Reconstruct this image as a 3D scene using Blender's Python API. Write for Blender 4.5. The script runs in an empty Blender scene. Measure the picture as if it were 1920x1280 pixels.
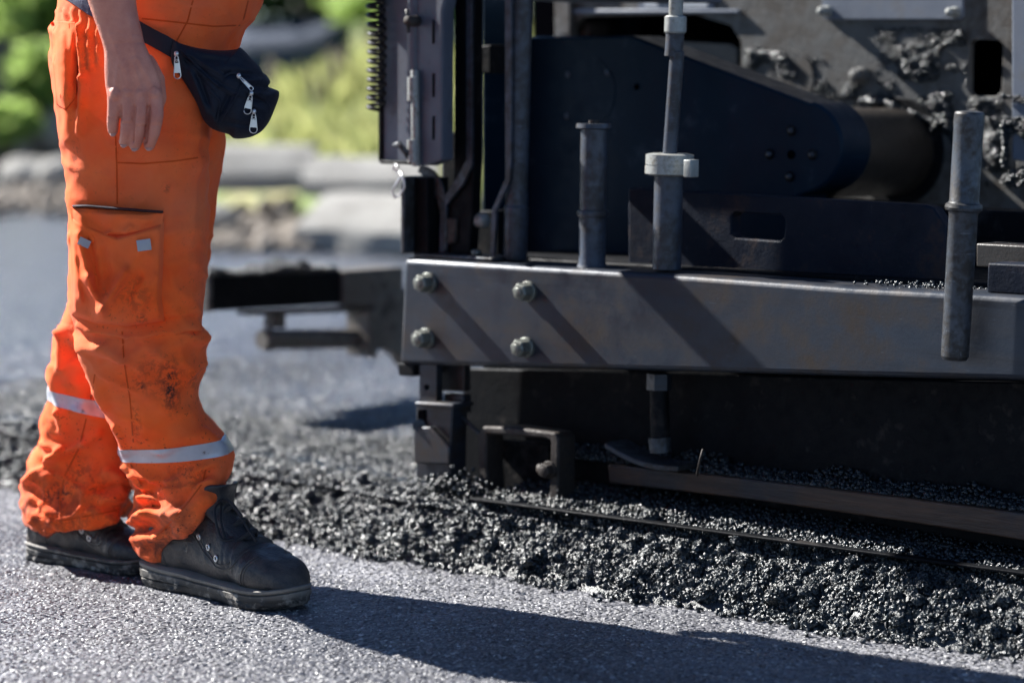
import bpy, bmesh, math, random
import numpy as np
from mathutils import Vector, Matrix, Euler
from mathutils.bvhtree import BVHTree
random.seed(7); RNG = np.random.default_rng(7)
scn = bpy.context.scene; COL = scn.collection
R = math.radians
# ------------------------------------------------------------------ camera
H = 0.86; FPX = 4533.0
CAMLOC = Vector((0, 0, H))
CR = Euler((R(90 - 6.17), 0, 0)).to_matrix() @ Matrix.Rotation(R(0.5), 3, 'Z')
CRn = np.array(CR)
cd = bpy.data.cameras.new('camera'); cam = bpy.data.objects.new('camera', cd); COL.objects.link(cam)
cam.matrix_world = Matrix.Translation(CAMLOC) @ CR.to_4x4()
cd.lens = 85; cd.sensor_width = 36; cd.clip_start = .1; cd.clip_end = 500
cd.dof.use_dof = True; cd.dof.focus_distance = 3.90; cd.dof.aperture_fstop = 2.0; cd.dof.aperture_blades = 9
scn.camera = cam

def ray(px, py): return CR @ Vector(((px - 960) / FPX, -(py - 640) / FPX, -1))
def W(px, py, Y): d = ray(px, py); return CAMLOC + d * (Y / d.y)
def G(px, py, z=0.): d = ray(px, py); return CAMLOC + d * ((z - H) / d.z)
def proj(P):
    q = (np.asarray(P) - np.array(CAMLOC)) @ CRn
    return 960 + FPX * q[:, 0] / -q[:, 2], 640 - FPX * q[:, 1] / -q[:, 2]

# machine frame: u runs along its side (to the right and closer), v goes into the machine
MA = R(41)
U = Vector((math.cos(MA), -math.sin(MA), 0)); V = Vector((math.sin(MA), math.cos(MA), 0))
P0 = W(1920, 635, 3.68); P0.z = 0
def Ml(px, py, v=0.):
    d = ray(px, py); t = ((P0 - CAMLOC).dot(V) + v) / d.dot(V); p = CAMLOC + d * t - P0
    return Vector((p.dot(U), v, p.z))
def Mu(px, py, u):
    d = ray(px, py); t = ((P0 - CAMLOC).dot(U) + u) / d.dot(U); p = CAMLOC + d * t - P0
    return Vector((u, p.dot(V), p.z))
def Mg(px, py, z):
    p = G(px, py, z) - P0; return Vector((p.dot(U), p.dot(V), z))

# ------------------------------------------------------------------ noise
def _h(ix, iy, iz, s):
    n = (ix.astype(np.int64) * 374761393 + iy.astype(np.int64) * 668265263 + iz.astype(np.int64) * 2147483647 + s * 974711) & 0xffffffff
    n = ((n ^ (n >> 13)) * 1274126177) & 0xffffffff
    return ((n ^ (n >> 16)) & 0xffff) / 32767.5 - 1
def noise(P, sc, seed=0, octv=1):
    P = np.asarray(P, float) * sc; out = np.zeros(len(P)); a = 1.
    for o in range(octv):
        f = np.floor(P); t = P - f; t = t * t * (3 - 2 * t); i = f.astype(np.int64)
        r = 0
        for dx in (0, 1):
            for dy in (0, 1):
                for dz in (0, 1):
                    w = (t[:, 0] if dx else 1 - t[:, 0]) * (t[:, 1] if dy else 1 - t[:, 1]) * (t[:, 2] if dz else 1 - t[:, 2])
                    r = r + w * _h(i[:, 0] + dx, i[:, 1] + dy, i[:, 2] + dz, seed + o * 17)
        out += a * r; a *= .5; P = P * 2.03 + 5.3
    return out

# ------------------------------------------------------------------ object helpers
def props(o, label=None, cat=None, group=None, kind=None):
    if label: o['label'] = label
    if cat: o['category'] = cat
    if group: o['group'] = group
    if kind: o['kind'] = kind
    return o
def thing(name, loc, label, cat, rz=0, group=None):
    o = bpy.data.objects.new(name, None); COL.objects.link(o); o.location = loc; o.rotation_euler = (0, 0, rz)
    o.empty_display_size = .1
    bpy.context.view_layer.update()
    return props(o, label, cat, group)
def mesh_np(name, v, f):
    me = bpy.data.meshes.new(name); v = np.asarray(v, np.float32)
    me.vertices.add(len(v)); me.vertices.foreach_set('co', v.ravel())
    f = np.asarray(f, np.int32); n = f.shape[1]
    me.loops.add(f.size); me.loops.foreach_set('vertex_index', f.ravel())
    me.polygons.add(len(f)); me.polygons.foreach_set('loop_start', np.arange(0, f.size, n, dtype=np.int32))
    me.update(calc_edges=True); return me
def link(name, me, mat, parent=None, world=False, smooth=True, angle=None, bevel=0, kind=None):
    """world=True: mesh coordinates are world coordinates; they are moved into the parent's space."""
    me.name = name
    if world and parent is not None:
        me.transform(root_matrix(parent).inverted())
    o = bpy.data.objects.new(name, me); COL.objects.link(o); o.parent = parent
    me.materials.clear(); me.materials.append(mat)
    if smooth:
        me.polygons.foreach_set('use_smooth', [True] * len(me.polygons))
        if angle: me.set_sharp_from_angle(angle=R(angle))
    if bevel:
        b = o.modifiers.new('bevel', 'BEVEL'); b.width = bevel; b.segments = 3; b.limit_method = 'ANGLE'; b.angle_limit = R(35)
    if kind: o['kind'] = kind
    return o
def root_matrix(o):
    m = o.matrix_basis.copy()
    while o.parent: o = o.parent; m = o.matrix_basis @ m
    return m

class MB:
    def __init__(s): s.b = bmesh.new()
    def box(s, lo, hi, rot=None, piv=None):
        r = bmesh.ops.create_cube(s.b, size=1); vs = r['verts']
        c = (Vector(lo) + Vector(hi)) / 2; d = Vector(hi) - Vector(lo)
        for v in vs: v.co = Vector((v.co.x * d.x, v.co.y * d.y, v.co.z * d.z)) + c
        if rot is not None:
            bmesh.ops.rotate(s.b, verts=vs, cent=piv or c, matrix=rot)
        return s
    def prism(s, poly, v0, v1, holes=()):
        """poly of (u, z) extruded along v from v0 to v1"""
        b = bmesh.new(); es = []
        for lp in [poly] + list(holes):
            vs = [b.verts.new((p[0], v0, p[1])) for p in lp]
            es += [b.edges.new((vs[i], vs[(i + 1) % len(vs)])) for i in range(len(vs))]
        if holes: bmesh.ops.triangle_fill(b, edges=es, use_beauty=True, use_dissolve=False)
        else: b.faces.new(vs)
        r = bmesh.ops.extrude_face_region(b, geom=b.faces[:])
        for e in r['geom']:
            if isinstance(e, bmesh.types.BMVert): e.co.y = v1
        bmesh.ops.dissolve_limit(b, angle_limit=.01, verts=b.verts[:], edges=b.edges[:])
        bmesh.ops.recalc_face_normals(b, faces=b.faces[:])
        me = bpy.data.meshes.new('t'); b.to_mesh(me); b.free(); s.b.from_mesh(me); bpy.data.meshes.remove(me)
        return s
    def lathe(s, p0, p1, prof, seg=40):
        """prof: list of (t along p0->p1 0..1, radius)"""
        p0 = Vector(p0); p1 = Vector(p1); ax = (p1 - p0).normalized(); a = ax.orthogonal().normalized(); c = ax.cross(a)
        rings = []
        for t, r in prof:
            q = p0.lerp(p1, t)
            rings.append([s.b.verts.new(q + (a * math.cos(k * 2 * math.pi / seg) + c * math.sin(k * 2 * math.pi / seg)) * r) for k in range(seg)])
        for A, B in zip(rings, rings[1:]):
            for k in range(seg): s.b.faces.new((A[k], A[(k + 1) % seg], B[(k + 1) % seg], B[k]))
        s.b.faces.new(rings[0][::-1]); s.b.faces.new(rings[-1])
        return s
    def cyl(s, p0, p1, r0, r1=None, seg=32): return s.lathe(p0, p1, [(0, r0), (1, r0 if r1 is None else r1)], seg)
    def tube(s, path, r, seg=8):
        path = [Vector(p) for p in path]; prev = None; ring = []
        a = None
        for i, p in enumerate(path):
            t = (path[min(i + 1, len(path) - 1)] - path[max(i - 1, 0)]).normalized()
            a = t.orthogonal().normalized() if a is None else (a - t * a.dot(t)).normalized()
            c = t.cross(a); rr = r[i] if isinstance(r, (list, tuple)) else r
            ring.append([s.b.verts.new(p + (a * math.cos(k * 2 * math.pi / seg) + c * math.sin(k * 2 * math.pi / seg)) * rr) for k in range(seg)])
        for A, B in zip(ring, ring[1:]):
            for k in range(seg): s.b.faces.new((A[k], A[(k + 1) % seg], B[(k + 1) % seg], B[k]))
        s.b.faces.new(ring[0][::-1]); s.b.faces.new(ring[-1]); return s
    def rings(s, rings):
        rs = [[s.b.verts.new(p) for p in r] for r in rings]; n = len(rs[0])
        for A, B in zip(rs, rs[1:]):
            for k in range(n): s.b.faces.new((A[k], A[(k + 1) % n], B[(k + 1) % n], B[k]))
        s.b.faces.new(rs[0][::-1]); s.b.faces.new(rs[-1]); return s
    def ell(s, c, r, rot=None, seg=24):
        q = bmesh.ops.create_uvsphere(s.b, u_segments=seg, v_segments=seg // 2, radius=1)['verts']
        m = Matrix.Diagonal(Vector(r)); m = (rot @ m) if rot is not None else m
        for v in q: v.co = m @ v.co + Vector(c)
        return s
    def caps(s, pts, rs, flat=None, seg=16):
        """chain of spheres + cones"""
        for p, r in zip(pts, rs): s.ell(p, (r, r, r), seg=16)
        for i in range(len(pts) - 1): s.cyl(pts[i], pts[i + 1], rs[i], rs[i + 1], seg)
        return s
    def mesh(s, name='m'):
        bmesh.ops.recalc_face_normals(s.b, faces=s.b.faces[:])
        me = bpy.data.meshes.new(name); s.b.to_mesh(me); s.b.free(); return me
    def obj(s, name, mat, parent=None, **k): return link(name, s.mesh(), mat, parent, **k)

def remesh(me, vox, smooth=2, fac=.5):
    o = bpy.data.objects.new('tmp', me); COL.objects.link(o)
    m = o.modifiers.new('r', 'REMESH'); m.mode = 'VOXEL'; m.voxel_size = vox
    if smooth: m2 = o.modifiers.new('s', 'SMOOTH'); m2.iterations = smooth; m2.factor = fac
    bpy.context.view_layer.update(); dg = bpy.context.evaluated_depsgraph_get()
    r = bpy.data.meshes.new_from_object(o.evaluated_get(dg)); bpy.data.objects.remove(o); bpy.data.meshes.remove(me)
    return r
def getv(me):
    a = np.empty(len(me.vertices) * 3, np.float32); me.vertices.foreach_get('co', a); return a.reshape(-1, 3).astype(float)
def getn(me):
    a = np.empty(len(me.vertices) * 3, np.float32); me.vertices.foreach_get('normal', a); return a.reshape(-1, 3).astype(float)
def setv(me, v): me.vertices.foreach_set('co', np.asarray(v, np.float32).ravel()); me.update()
def bvh(me): return BVHTree.FromPolygons([v.co.copy() for v in me.vertices], [tuple(p.vertices) for p in me.polygons])
def cr(ps, n):
    """catmull-rom through a list of equal-length number tuples, n steps per span"""
    ps = [np.array(p, float) for p in ps]; out = []
    for i in range(len(ps) - 1):
        a = ps[max(i - 1, 0)]; b = ps[i]; c = ps[i + 1]; d = ps[min(i + 2, len(ps) - 1)]
        for k in range(n):
            t = k / n
            out.append(.5 * ((2 * b) + (c - a) * t + (2 * a - 5 * b + 4 * c - d) * t * t + (3 * b - a - 3 * c + d) * t ** 3))
    out.append(ps[-1]); return out

# ------------------------------------------------------------------ materials
class NT:
    def __init__(s, name):
        s.m = bpy.data.materials.new(name); s.m.use_nodes = True; s.t = s.m.node_tree; s.t.nodes.clear()
        s.o = s.n('ShaderNodeOutputMaterial'); s.co = s.n('ShaderNodeTexCoord').outputs['Object']
        s.p = s.n('ShaderNodeBsdfPrincipled'); s.l(s.p.outputs[0], s.o.inputs[0])
    def n(s, k, **kw):
        x = s.t.nodes.new(k)
        for a, b in kw.items(): setattr(x, a, b)
        return x
    def l(s, a, b): s.t.links.new(a, b)
    def put(s, sock, v):
        if hasattr(v, 'links') or isinstance(v, bpy.types.NodeSocket): s.l(v, sock)
        else: sock.default_value = v
    def noise(s, sc, det=4, rough=.6, vec=None, stretch=None, dist=0):
        x = s.n('ShaderNodeTexNoise'); v = vec or s.co
        if stretch:
            mp = s.n('ShaderNodeMapping'); mp.inputs['Scale'].default_value = stretch; s.l(v, mp.inputs[0]); v = mp.outputs[0]
        s.l(v, x.inputs['Vector']); x.inputs['Scale'].default_value = sc; x.inputs['Detail'].default_value = det
        x.inputs['Roughness'].default_value = rough; x.inputs['Distortion'].default_value = dist; return x.outputs['Fac']
    def vor(s, sc, out='Distance', feat='F1', rnd=1):
        x = s.n('ShaderNodeTexVoronoi'); x.feature = feat; s.l(s.co, x.inputs['Vector']); x.inputs['Scale'].default_value = sc
        x.inputs['Randomness'].default_value = rnd; return x.outputs[out]
    def ramp(s, fac, stops):
        x = s.n('ShaderNodeValToRGB'); e = x.color_ramp.elements
        while len(e) < len(stops): e.new(.5)
        for q, (p, c) in zip(e, stops):
            q.position = p; q.color = (c, c, c, 1) if isinstance(c, (int, float)) else (*c, 1)
        s.l(fac, x.inputs[0]); return x.outputs[0]
    def mix(s, f, a, b, mode='MIX'):
        x = s.n('ShaderNodeMix'); x.data_type = 'RGBA'; x.blend_type = mode
        s.put(x.inputs[0], f)
        for i, c in ((6, a), (7, b)):
            if isinstance(c, tuple): x.inputs[i].default_value = (*c, 1)
            else: s.l(c, x.inputs[i])
        return x.outputs[2]
    def math(s, op, a, b=0., c=0.):
        x = s.n('ShaderNodeMath', operation=op)
        for i, v in enumerate((a, b, c)): s.put(x.inputs[i], v)
        return x.outputs[0]
    def bump(s, h, st=.5, d=.002, normal=None):
        x = s.n('ShaderNodeBump'); x.inputs['Strength'].default_value = st; x.inputs['Distance'].default_value = d
        s.l(h, x.inputs['Height'])
        if normal: s.l(normal, x.inputs['Normal'])
        return x.outputs[0]
    def set(s, **k):
        for a, b in k.items():
            sk = s.p.inputs[a.replace('_', ' ')]
            if isinstance(b, tuple) and len(b) == 3 and sk.type == 'RGBA': b = (*b, 1)
            s.put(sk, b)
        return s

def metal(name, a, b, sc=6, rough=(.35, .65), bump=.3, met=.0, dirt=None, dirtamt=.5, scratch=0, spec=.5, fine=180):
    t = NT(name); spec = .12 if max(b) < .04 else spec
    n1 = t.noise(sc, 6, .65); n2 = t.noise(sc * 7, 4, .6)
    c = t.mix(t.ramp(n1, [(.3, 0), (.7, 1)]), a, b)
    f = t.math('ADD', t.math('MULTIPLY', n1, .6), t.math('MULTIPLY', n2, .4))
    if name.startswith('worn'):
        st = t.noise(1.6, 7, .72, stretch=(.5, 1, 7)); c = t.mix(t.ramp(st, [(.45, 0), (.66, .6)]), c, (.036, .030, .028)); st2 = t.noise(2.3, 7, .75, stretch=(.35, 1, 9), dist=.6); c = t.mix(t.ramp(st2, [(.5, 0), (.66, .8)]), c, (.010, .012, .018))
    if dirt:
        c = t.mix(t.ramp(f, [(.62 - .25 * dirtamt, 0), (.72 - .2 * dirtamt, 1)]), c, dirt)
    if scratch:
        s1 = t.noise(10, 3, .7, stretch=(3, 1, 40)); s2 = t.noise(8, 5, .7, stretch=(40, 1, 5))
        sc_ = t.ramp(t.math('MAXIMUM', s1, s2), [(.66, 0), (.72, scratch)])
        c = t.mix(sc_, c, tuple(min(1, x * 2.6 + .03) for x in b))
    t.set(Base_Color=c, Roughness=t.ramp(n2, [(.3, rough[0]), (.7, rough[1])]), Metallic=met, Specular_IOR_Level=spec)
    h = t.math('ADD', t.noise(fine, 3, .6), t.math('MULTIPLY', t.noise(25, 4, .6), 1.5))
    t.set(Normal=t.bump(h, bump, .0015))
    return t.m
def cloth(name, col, col2, weave=900, rough=.85, bump=.25, sheen=.05, spec=.2):
    t = NT(name); n = t.noise(14, 5, .6)
    c = t.mix(t.ramp(n, [(.35, 0), (.65, 1)]), col, col2)
    h = t.math('ADD', t.noise(weave, 2, .5), t.math('MULTIPLY', t.noise(70, 3, .6), 2.))
    t.set(Base_Color=c, Roughness=rough, Sheen_Weight=sheen, Sheen_Roughness=.5, Specular_IOR_Level=spec, Normal=t.bump(h, bump, .0012)); return t

MT = {}
MT['beam'] = metal('worn dark steel', (.015, .022, .036), (.038, .048, .066), 3, (.3, .55), .14, .3, (.034, .024, .018), .55, .5)
MT['steel'] = metal('dull steel', (.045, .056, .072), (.08, .092, .112), 14, (.35, .6), .35, .3, (.028, .026, .025), .8, .5)
MT['tube'] = metal('grey painted tube', (.028, .038, .060), (.052, .068, .098), 9, (.35, .6), .3, .1, (.022, .022, .026), .75, .5)
MT['bolt'] = metal('galvanised bolt', (.13, .14, .125), (.22, .23, .20), 30, (.35, .55), .4, .5, (.07, .065, .06), .4)
MT['navy'] = metal('navy paint', (.002, .010, .022), (.0045, .017, .034), 5, (.32, .52), .2, 0, (.03, .045, .065), .22, .5)
MT['black'] = metal('black steel', (.0018, .0022, .0035), (.004, .0048, .007), 7, (.45, .75), .4, 0, (.035, .03, .028), .3)
MT['panel'] = metal('grey control panel paint', (.060, .072, .10), (.095, .11, .145), 5, (.4, .6), .15, 0, (.05, .055, .07), .3, .1)
MT['plate'] = metal('scuffed blue black plate', (.004, .007, .015), (.010, .014, .026), 8, (.4, .65), .4, 0, (.035, .025, .025), .42, .5)
MT['wall'] = metal('weathered grey machine paint', (.065, .066, .066), (.14, .138, .132), 3.5, (.45, .7), .5, 0, (.05, .04, .032), .62, .15)
MT['cover'] = metal('bluish grey cover', (.10, .12, .16), (.15, .17, .21), 4, (.4, .6), .15, 0, (.12, .12, .13), .3)
MT['rust'] = metal('rusty brown steel', (.018, .013, .011), (.04, .028, .022), 12, (.5, .8), .7, .1, (.015, .013, .013), .5)
MT['brown'] = metal('brown oiled steel', (.020, .017, .015), (.042, .034, .028), 7, (.3, .5), .3, .1, (.02, .018, .018), .3)
MT['pale'] = metal('pale zinc', (.22, .23, .22), (.34, .35, .34), 25, (.35, .6), .4, .3, (.15, .13, .1), .4)
MT['armsteel_lit'] = metal('grimy sun-toned arm steel', (.085, .076, .066), (.17, .15, .13), 8, (.5, .75), .6, .1, (.03, .026, .024), .5)  # grimy steel, base lightened to stand in for sun on the arm
MT['rubber'] = metal('black rubber', (.008, .008, .009), (.02, .02, .021), 30, (.3, .5), .3)
t = NT('painted hollow shade'); t.set(Base_Color=(.002, .002, .003), Roughness=1., Specular_IOR_Level=0.); MT['hole'] = t.m  # near-black colour stands in for the shade inside holes
t = NT('label print'); b = t.n('ShaderNodeTexBrick'); t.set(Base_Color=(.45, .47, .5), Roughness=.5); MT['label'] = t.m

t = NT('wooden board'); g = t.noise(6, 6, .65, stretch=(1, 8, 14), dist=.5); g2 = t.noise(30, 3, .6, stretch=(1, 6, 10))
c = t.mix(t.ramp(g, [(.3, 0), (.7, 1)]), (.030, .016, .010), (.095, .048, .027)); c = t.mix(t.ramp(t.noise(5, 5), [(.5, 0), (.62, .8)]), c, (.018, .018, .022))
t.set(Base_Color=c, Roughness=t.ramp(g2, [(.3, .4), (.7, .7)]), Normal=t.bump(t.math('ADD', g, g2), .6, .002)); MT['wood'] = t.m

def facets(t, scales, k, base_normal=None):
    """tilt the normal at random per stone so that single stones catch the sun"""
    geo = t.n('ShaderNodeNewGeometry').outputs['Normal']; N = base_normal or geo
    for sc, kk in zip(scales, k):
        col = t.vor(sc, 'Color'); a = t.n('ShaderNodeVectorMath', operation='SUBTRACT'); t.l(col, a.inputs[0]); a.inputs[1].default_value = (.5, .5, .5)
        b = t.n('ShaderNodeVectorMath', operation='SCALE'); t.l(a.outputs[0], b.inputs[0]); b.inputs['Scale'].default_value = kk
        c = t.n('ShaderNodeVectorMath', operation='ADD'); t.l(N, c.inputs[0]); t.l(b.outputs[0], c.inputs[1])
        d = t.n('ShaderNodeVectorMath', operation='NORMALIZE'); t.l(c.outputs[0], d.inputs[0]); N = d.outputs[0]
    return N
def asphalt(name, lo, hi, sc, rough, tilt, bumpd, spec=.5, patch=.25, var=0.):
    t = NT(name); cell = t.vor(sc, 'Color'); sep = t.n('ShaderNodeSeparateColor'); t.l(cell, sep.inputs[0]); rnd = sep.outputs[0]; rnd2 = sep.outputs[1]
    c = t.mix(rnd, lo, hi); c = t.mix(t.ramp(t.noise(sc * 3, 3), [(.4, 0), (.7, .6)]), c, tuple(x * .5 for x in lo))
    c = t.mix(t.ramp(t.noise(1.6, 5, .6), [(.35, 0), (.7, patch)]), c, tuple(x * 1.9 for x in hi))
    if var: c = t.mix(t.ramp(t.noise(7, 6, .7), [(.35, 0), (.62, var)]), c, t.mix(.55, c, (.02, .02, .03)))
    dist = t.vor(sc); h = t.math('SUBTRACT', 1., t.math('POWER', t.math('MULTIPLY', dist, 1.2), 2.)); 
    h = t.math('ADD', h, t.math('MULTIPLY', t.noise(sc * .3, 3, .6), 1.2))
    N = t.bump(h, 1., bumpd, normal=facets(t, (sc * 1.0, sc * 2.3), (tilt, tilt * .8)))
    t.set(Base_Color=c, Roughness=t.ramp(rnd2, [(.0, rough[0]), (1., rough[1])]), Specular_IOR_Level=spec, Normal=N); return t.m
MT['old'] = asphalt('old asphalt', (.026, .028, .036), (.215, .215, .235), 120, (.3, .7), .95, .003, .45, .5, .75)
MT['mat'] = asphalt('fresh asphalt', (.024, .031, .046), (.066, .080, .112), 140, (.2, .5), .9, .003, .7, .1)
t = NT('bitumen coated stone'); n = t.noise(260, 4, .7); n2 = t.noise(60, 3, .6)
t.set(Base_Color=t.mix(t.ramp(n2, [(.4, 0), (.65, 1)]), (.0015, .0042, .0065), (.007, .0135, .019)), Roughness=t.ramp(n, [(.35, .16), (.7, .5)]), Specular_IOR_Level=.7,
      Normal=t.bump(t.math('ADD', t.math('MULTIPLY', n2, 1.2), n), .8, .002)); MT['crumb'] = t.m
t = NT('worn road stones'); oi = t.n('ShaderNodeNewGeometry').outputs['Random Per Island']; t.set(Base_Color=t.ramp(oi, [(0, (.02, .02, .026)), (.45, (.12, .12, .13)), (.85, (.30, .295, .30)), (1, (.50, .49, .48))]), Roughness=t.ramp(oi, [(0, .3), (1, .6)]), Normal=t.bump(t.noise(400, 3), .5, .001)); MT['chip'] = t.m

def stonemat(name, a, b, sc=5):
    t = NT(name); n = t.noise(sc, 7, .65)
    t.set(Base_Color=t.mix(t.ramp(n, [(.3, 0), (.7, 1)]), a, b), Roughness=.85, Normal=t.bump(t.noise(sc * 6, 6, .7), .8, .02)); return t.m
MT['stone'] = stonemat('pale kerb stone', (.19, .18, .165), (.40, .385, .355)); MT['gravel'] = stonemat('pale rubble', (.26, .22, .18), (.46, .40, .34), 12)
t = NT('grassy bank'); n = t.noise(1.2, 6, .65)
t.set(Base_Color=t.ramp(n, [(.3, (.06, .11, .03)), (.46, (.15, .20, .05)), (.58, (.28, .26, .12)), (.72, (.27, .20, .12))]), Roughness=.9, Normal=t.bump(t.noise(9, 6), .8, .1)); MT['bank'] = t.m
def leafmat(name, a, b, tr=.5):
    t = NT(name); oi = t.n('ShaderNodeNewGeometry').outputs['Random Per Island']
    c = t.mix(oi, a, b); t.set(Base_Color=c, Roughness=.5)
    tl = t.n('ShaderNodeBsdfTranslucent'); c2 = t.mix(.5, c, tuple(min(1, x * 2.) for x in b)); t.l(c2, tl.inputs[0]); mx = t.n('ShaderNodeMixShader'); mx.inputs[0].default_value = tr
    t.l(t.p.outputs[0], mx.inputs[1]); t.l(tl.outputs[0], mx.inputs[2]); t.l(mx.outputs[0], t.o.inputs[0]); return t.m
MT['leaf'] = leafmat('green leaves', (.12, .20, .04), (.30, .40, .12), .6); MT['leafd'] = leafmat('dark green leaves', (.02, .06, .015), (.06, .13, .025), .35)
MT['grass'] = leafmat('grass blades', (.10, .17, .04), (.31, .31, .13)); MT['bark'] = stonemat('bark', (.06, .045, .03), (.14, .11, .08), 20)
MT['post'] = stonemat('brown block', (.12, .095, .08), (.20, .165, .14), 4)

# clothing
STAINS = [(318, 720, 22, 75, 1.), (265, 722, 16, 14, .8), (300, 700, 60, 60, .45), (262, 545, 50, 50, .7), (275, 590, 14, 16, .9), (215, 540, 14, 20, .6), (170, 120, 16, 40, .35), (150, 300, 14, 60, .5), (360, 720, 20, 30, .5), (320, 350, 14, 14, .7), (345, 900, 60, 40, .5), (110, 930, 60, 45, .9), (160, 900, 70, 60, .5), (90, 815, 10, 12, 1.), (300, 1020, 26, 34, 1.), (215, 945, 40, 30, .7), (250, 800, 14, 60, .5)]
def orange():
    t = cloth('orange work cloth', (.90, .10, .015), (.97, .14, .022))
    base = [l for l in t.t.links if l.to_socket == t.p.inputs['Base Color']][0].from_socket
    sx = t.n('ShaderNodeSeparateXYZ'); t.l(t.co, sx.inputs[0]); z = sx.outputs[2]
    # worn, greyed front of the thigh, soot higher on the lower legs
    low = t.ramp(z, [(.10, 1.), (.34, .55), (.62, .12)])
    spk = t.ramp(t.noise(170, 3, .7), [(.60, 0), (.66, 1)]); area = t.ramp(t.noise(9, 4, .6), [(.44, 0), (.56, 1)])
    s = t.math('MULTIPLY', t.math('MULTIPLY', spk, area), t.math('MULTIPLY', low, 1.3))
    bl = t.ramp(t.noise(26, 5, .7), [(.64, 0), (.72, .75)]); s = t.math('MAXIMUM', s, t.math('MULTIPLY', bl, t.math('MULTIPLY', low, .9)))
    hem = t.ramp(z, [(.09, .85), (.20, 0)]); hn = t.ramp(t.noise(22, 5, .7), [(.42, 0), (.62, 1)]); s = t.math('MAXIMUM', s, t.math('MULTIPLY', hem, hn))
    c = t.mix(t.ramp(t.noise(5, 4, .6), [(.40, 0), (.68, .5)]), base, (.62, .20, .10))
    base2 = c
    for (cx, cy, w_, h_, am) in STAINS:
        q = W(cx, cy, 3.92 if cx > 200 or cy < 600 else 4.15) - Vector((G(300, 1100).x, 4.1, 0)); vm = t.n('ShaderNodeVectorMath', operation='SUBTRACT'); t.l(t.co, vm.inputs[0]); vm.inputs[1].default_value = q
        v2 = t.n('ShaderNodeVectorMath', operation='MULTIPLY'); t.l(vm.outputs[0], v2.inputs[0]); v2.inputs[1].default_value = (1 / (w_ / 1150), 1 / .14, 1 / (h_ / 1150)); ln = t.n('ShaderNodeVectorMath', operation='LENGTH'); t.l(v2.outputs[0], ln.inputs[0])
        ms = t.math('MULTIPLY', t.ramp(ln.outputs['Value'], [(.25, am), (1, 0)]), t.ramp(t.noise(75, 4, .75), [(.46, 0), (.58, 1)])); s = t.math('MAXIMUM', s, ms)
    c = t.mix(s, c, (.035, .022, .018)); t.set(Base_Color=c); return t.m
MT['orange'] = orange()
MT['seam'] = cloth('orange stitching', (.50, .06, .008), (.62, .08, .01)).m
MT['navyc'] = cloth('dark navy nylon', (.004, .006, .014), (.007, .011, .024), 700, .6, .5, .02, .25).m
MT['shirt'] = cloth('navy grey knit', (.05, .06, .10), (.09, .10, .15), 500, .9, .8).m
t = cloth('reflective tape', (.40, .42, .48), (.50, .52, .58), 1200, .35, .2, 0, .6); 
base = [l for l in t.t.links if l.to_socket == t.p.inputs['Base Color']][0].from_socket
t.set(Base_Color=t.mix(t.ramp(t.noise(60, 4, .7), [(.6, 0), (.68, .8)]), base, (.12, .10, .10)), Metallic=.25); MT['tape'] = t.m
t = NT('skin'); n = t.noise(30, 5, .65); n2 = t.noise(9, 3)
c = t.mix(t.ramp(n, [(.35, 0), (.7, 1)]), (.54, .19, .13), (.68, .29, .20)); c = t.mix(t.ramp(n2, [(.45, 0), (.7, .5)]), c, (.42, .12, .10))
hh = t.math('ADD', t.vor(420), t.math('MULTIPLY', t.noise(120, 4, .7, stretch=(1, 1, 2.2)), 1.6))
t.set(Base_Color=c, Roughness=.5, Subsurface_Weight=.12, Subsurface_Radius=(.01, .004, .002), Subsurface_Scale=.6, Normal=t.bump(hh, .35, .0012)); MT['skin'] = t.m
t = NT('nail'); t.set(Base_Color=(.56, .29, .22), Roughness=.6, Specular_IOR_Level=.2); MT['nail'] = t.m
t = NT('hair'); t.set(Base_Color=t.mix(t.noise(200, 3, stretch=(1, 1, .1)), (.05, .03, .02), (.12, .08, .05)), Roughness=.5); MT['hair'] = t.m
t = NT('eye white'); t.set(Base_Color=(.75, .73, .7), Roughness=.2); MT['eye'] = t.m
def leather():
    t = NT('dusty black leather'); n = t.noise(9, 6, .65); sx = t.n('ShaderNodeSeparateXYZ'); t.l(t.co, sx.inputs[0])
    dust = t.math('MULTIPLY', t.ramp(t.noise(14, 6, .7), [(.42, 0), (.66, 1)]), t.ramp(sx.outputs[2], [(.03, .9), (.15, .25)]))
    c = t.mix(t.ramp(n, [(.3, 0), (.7, 1)]), (.010, .012, .017), (.022, .023, .028)); c = t.mix(dust, c, (.13, .105, .085))
    t.set(Base_Color=c, Roughness=t.ramp(n, [(.3, .38), (.7, .6)]), Normal=t.bump(t.math('ADD', t.vor(260), t.math('MULTIPLY', t.noise(40, 5, .6), 2.)), .45, .0015)); return t.m
MT['leather'] = leather()
t = NT('boot sole'); sx = t.n('ShaderNodeSeparateXYZ'); t.l(t.co, sx.inputs[0]); w = t.ramp(sx.outputs[2], [(.018, 1), (.034, 0)]); n = t.noise(45, 5, .7)
m_ = t.math('MULTIPLY', w, t.ramp(n, [(.38, 0), (.5, 1)])); c = t.mix(t.noise(12, 4), (.13, .115, .10), (.26, .235, .205)); c = t.mix(m_, c, (.012, .012, .013))
t.set(Base_Color=c, Roughness=.6, Normal=t.bump(n, .6, .003)); MT['sole'] = t.m
MT['lace'] = cloth('dusty black lace', (.016, .018, .024), (.045, .043, .042), 500, .7, .6, 0).m
MT['tab'] = cloth('grey pocket tab', (.30, .30, .33), (.40, .40, .43), 500, .6, .5, 0).m
MT['stitch'] = metal('dusty stitching', (.05, .045, .042), (.10, .09, .08), 40, (.6, .8))
t = NT('metal zip'); t.set(Base_Color=(.62, .62, .62), Metallic=.9, Roughness=.3); MT['zip'] = t.m
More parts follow.
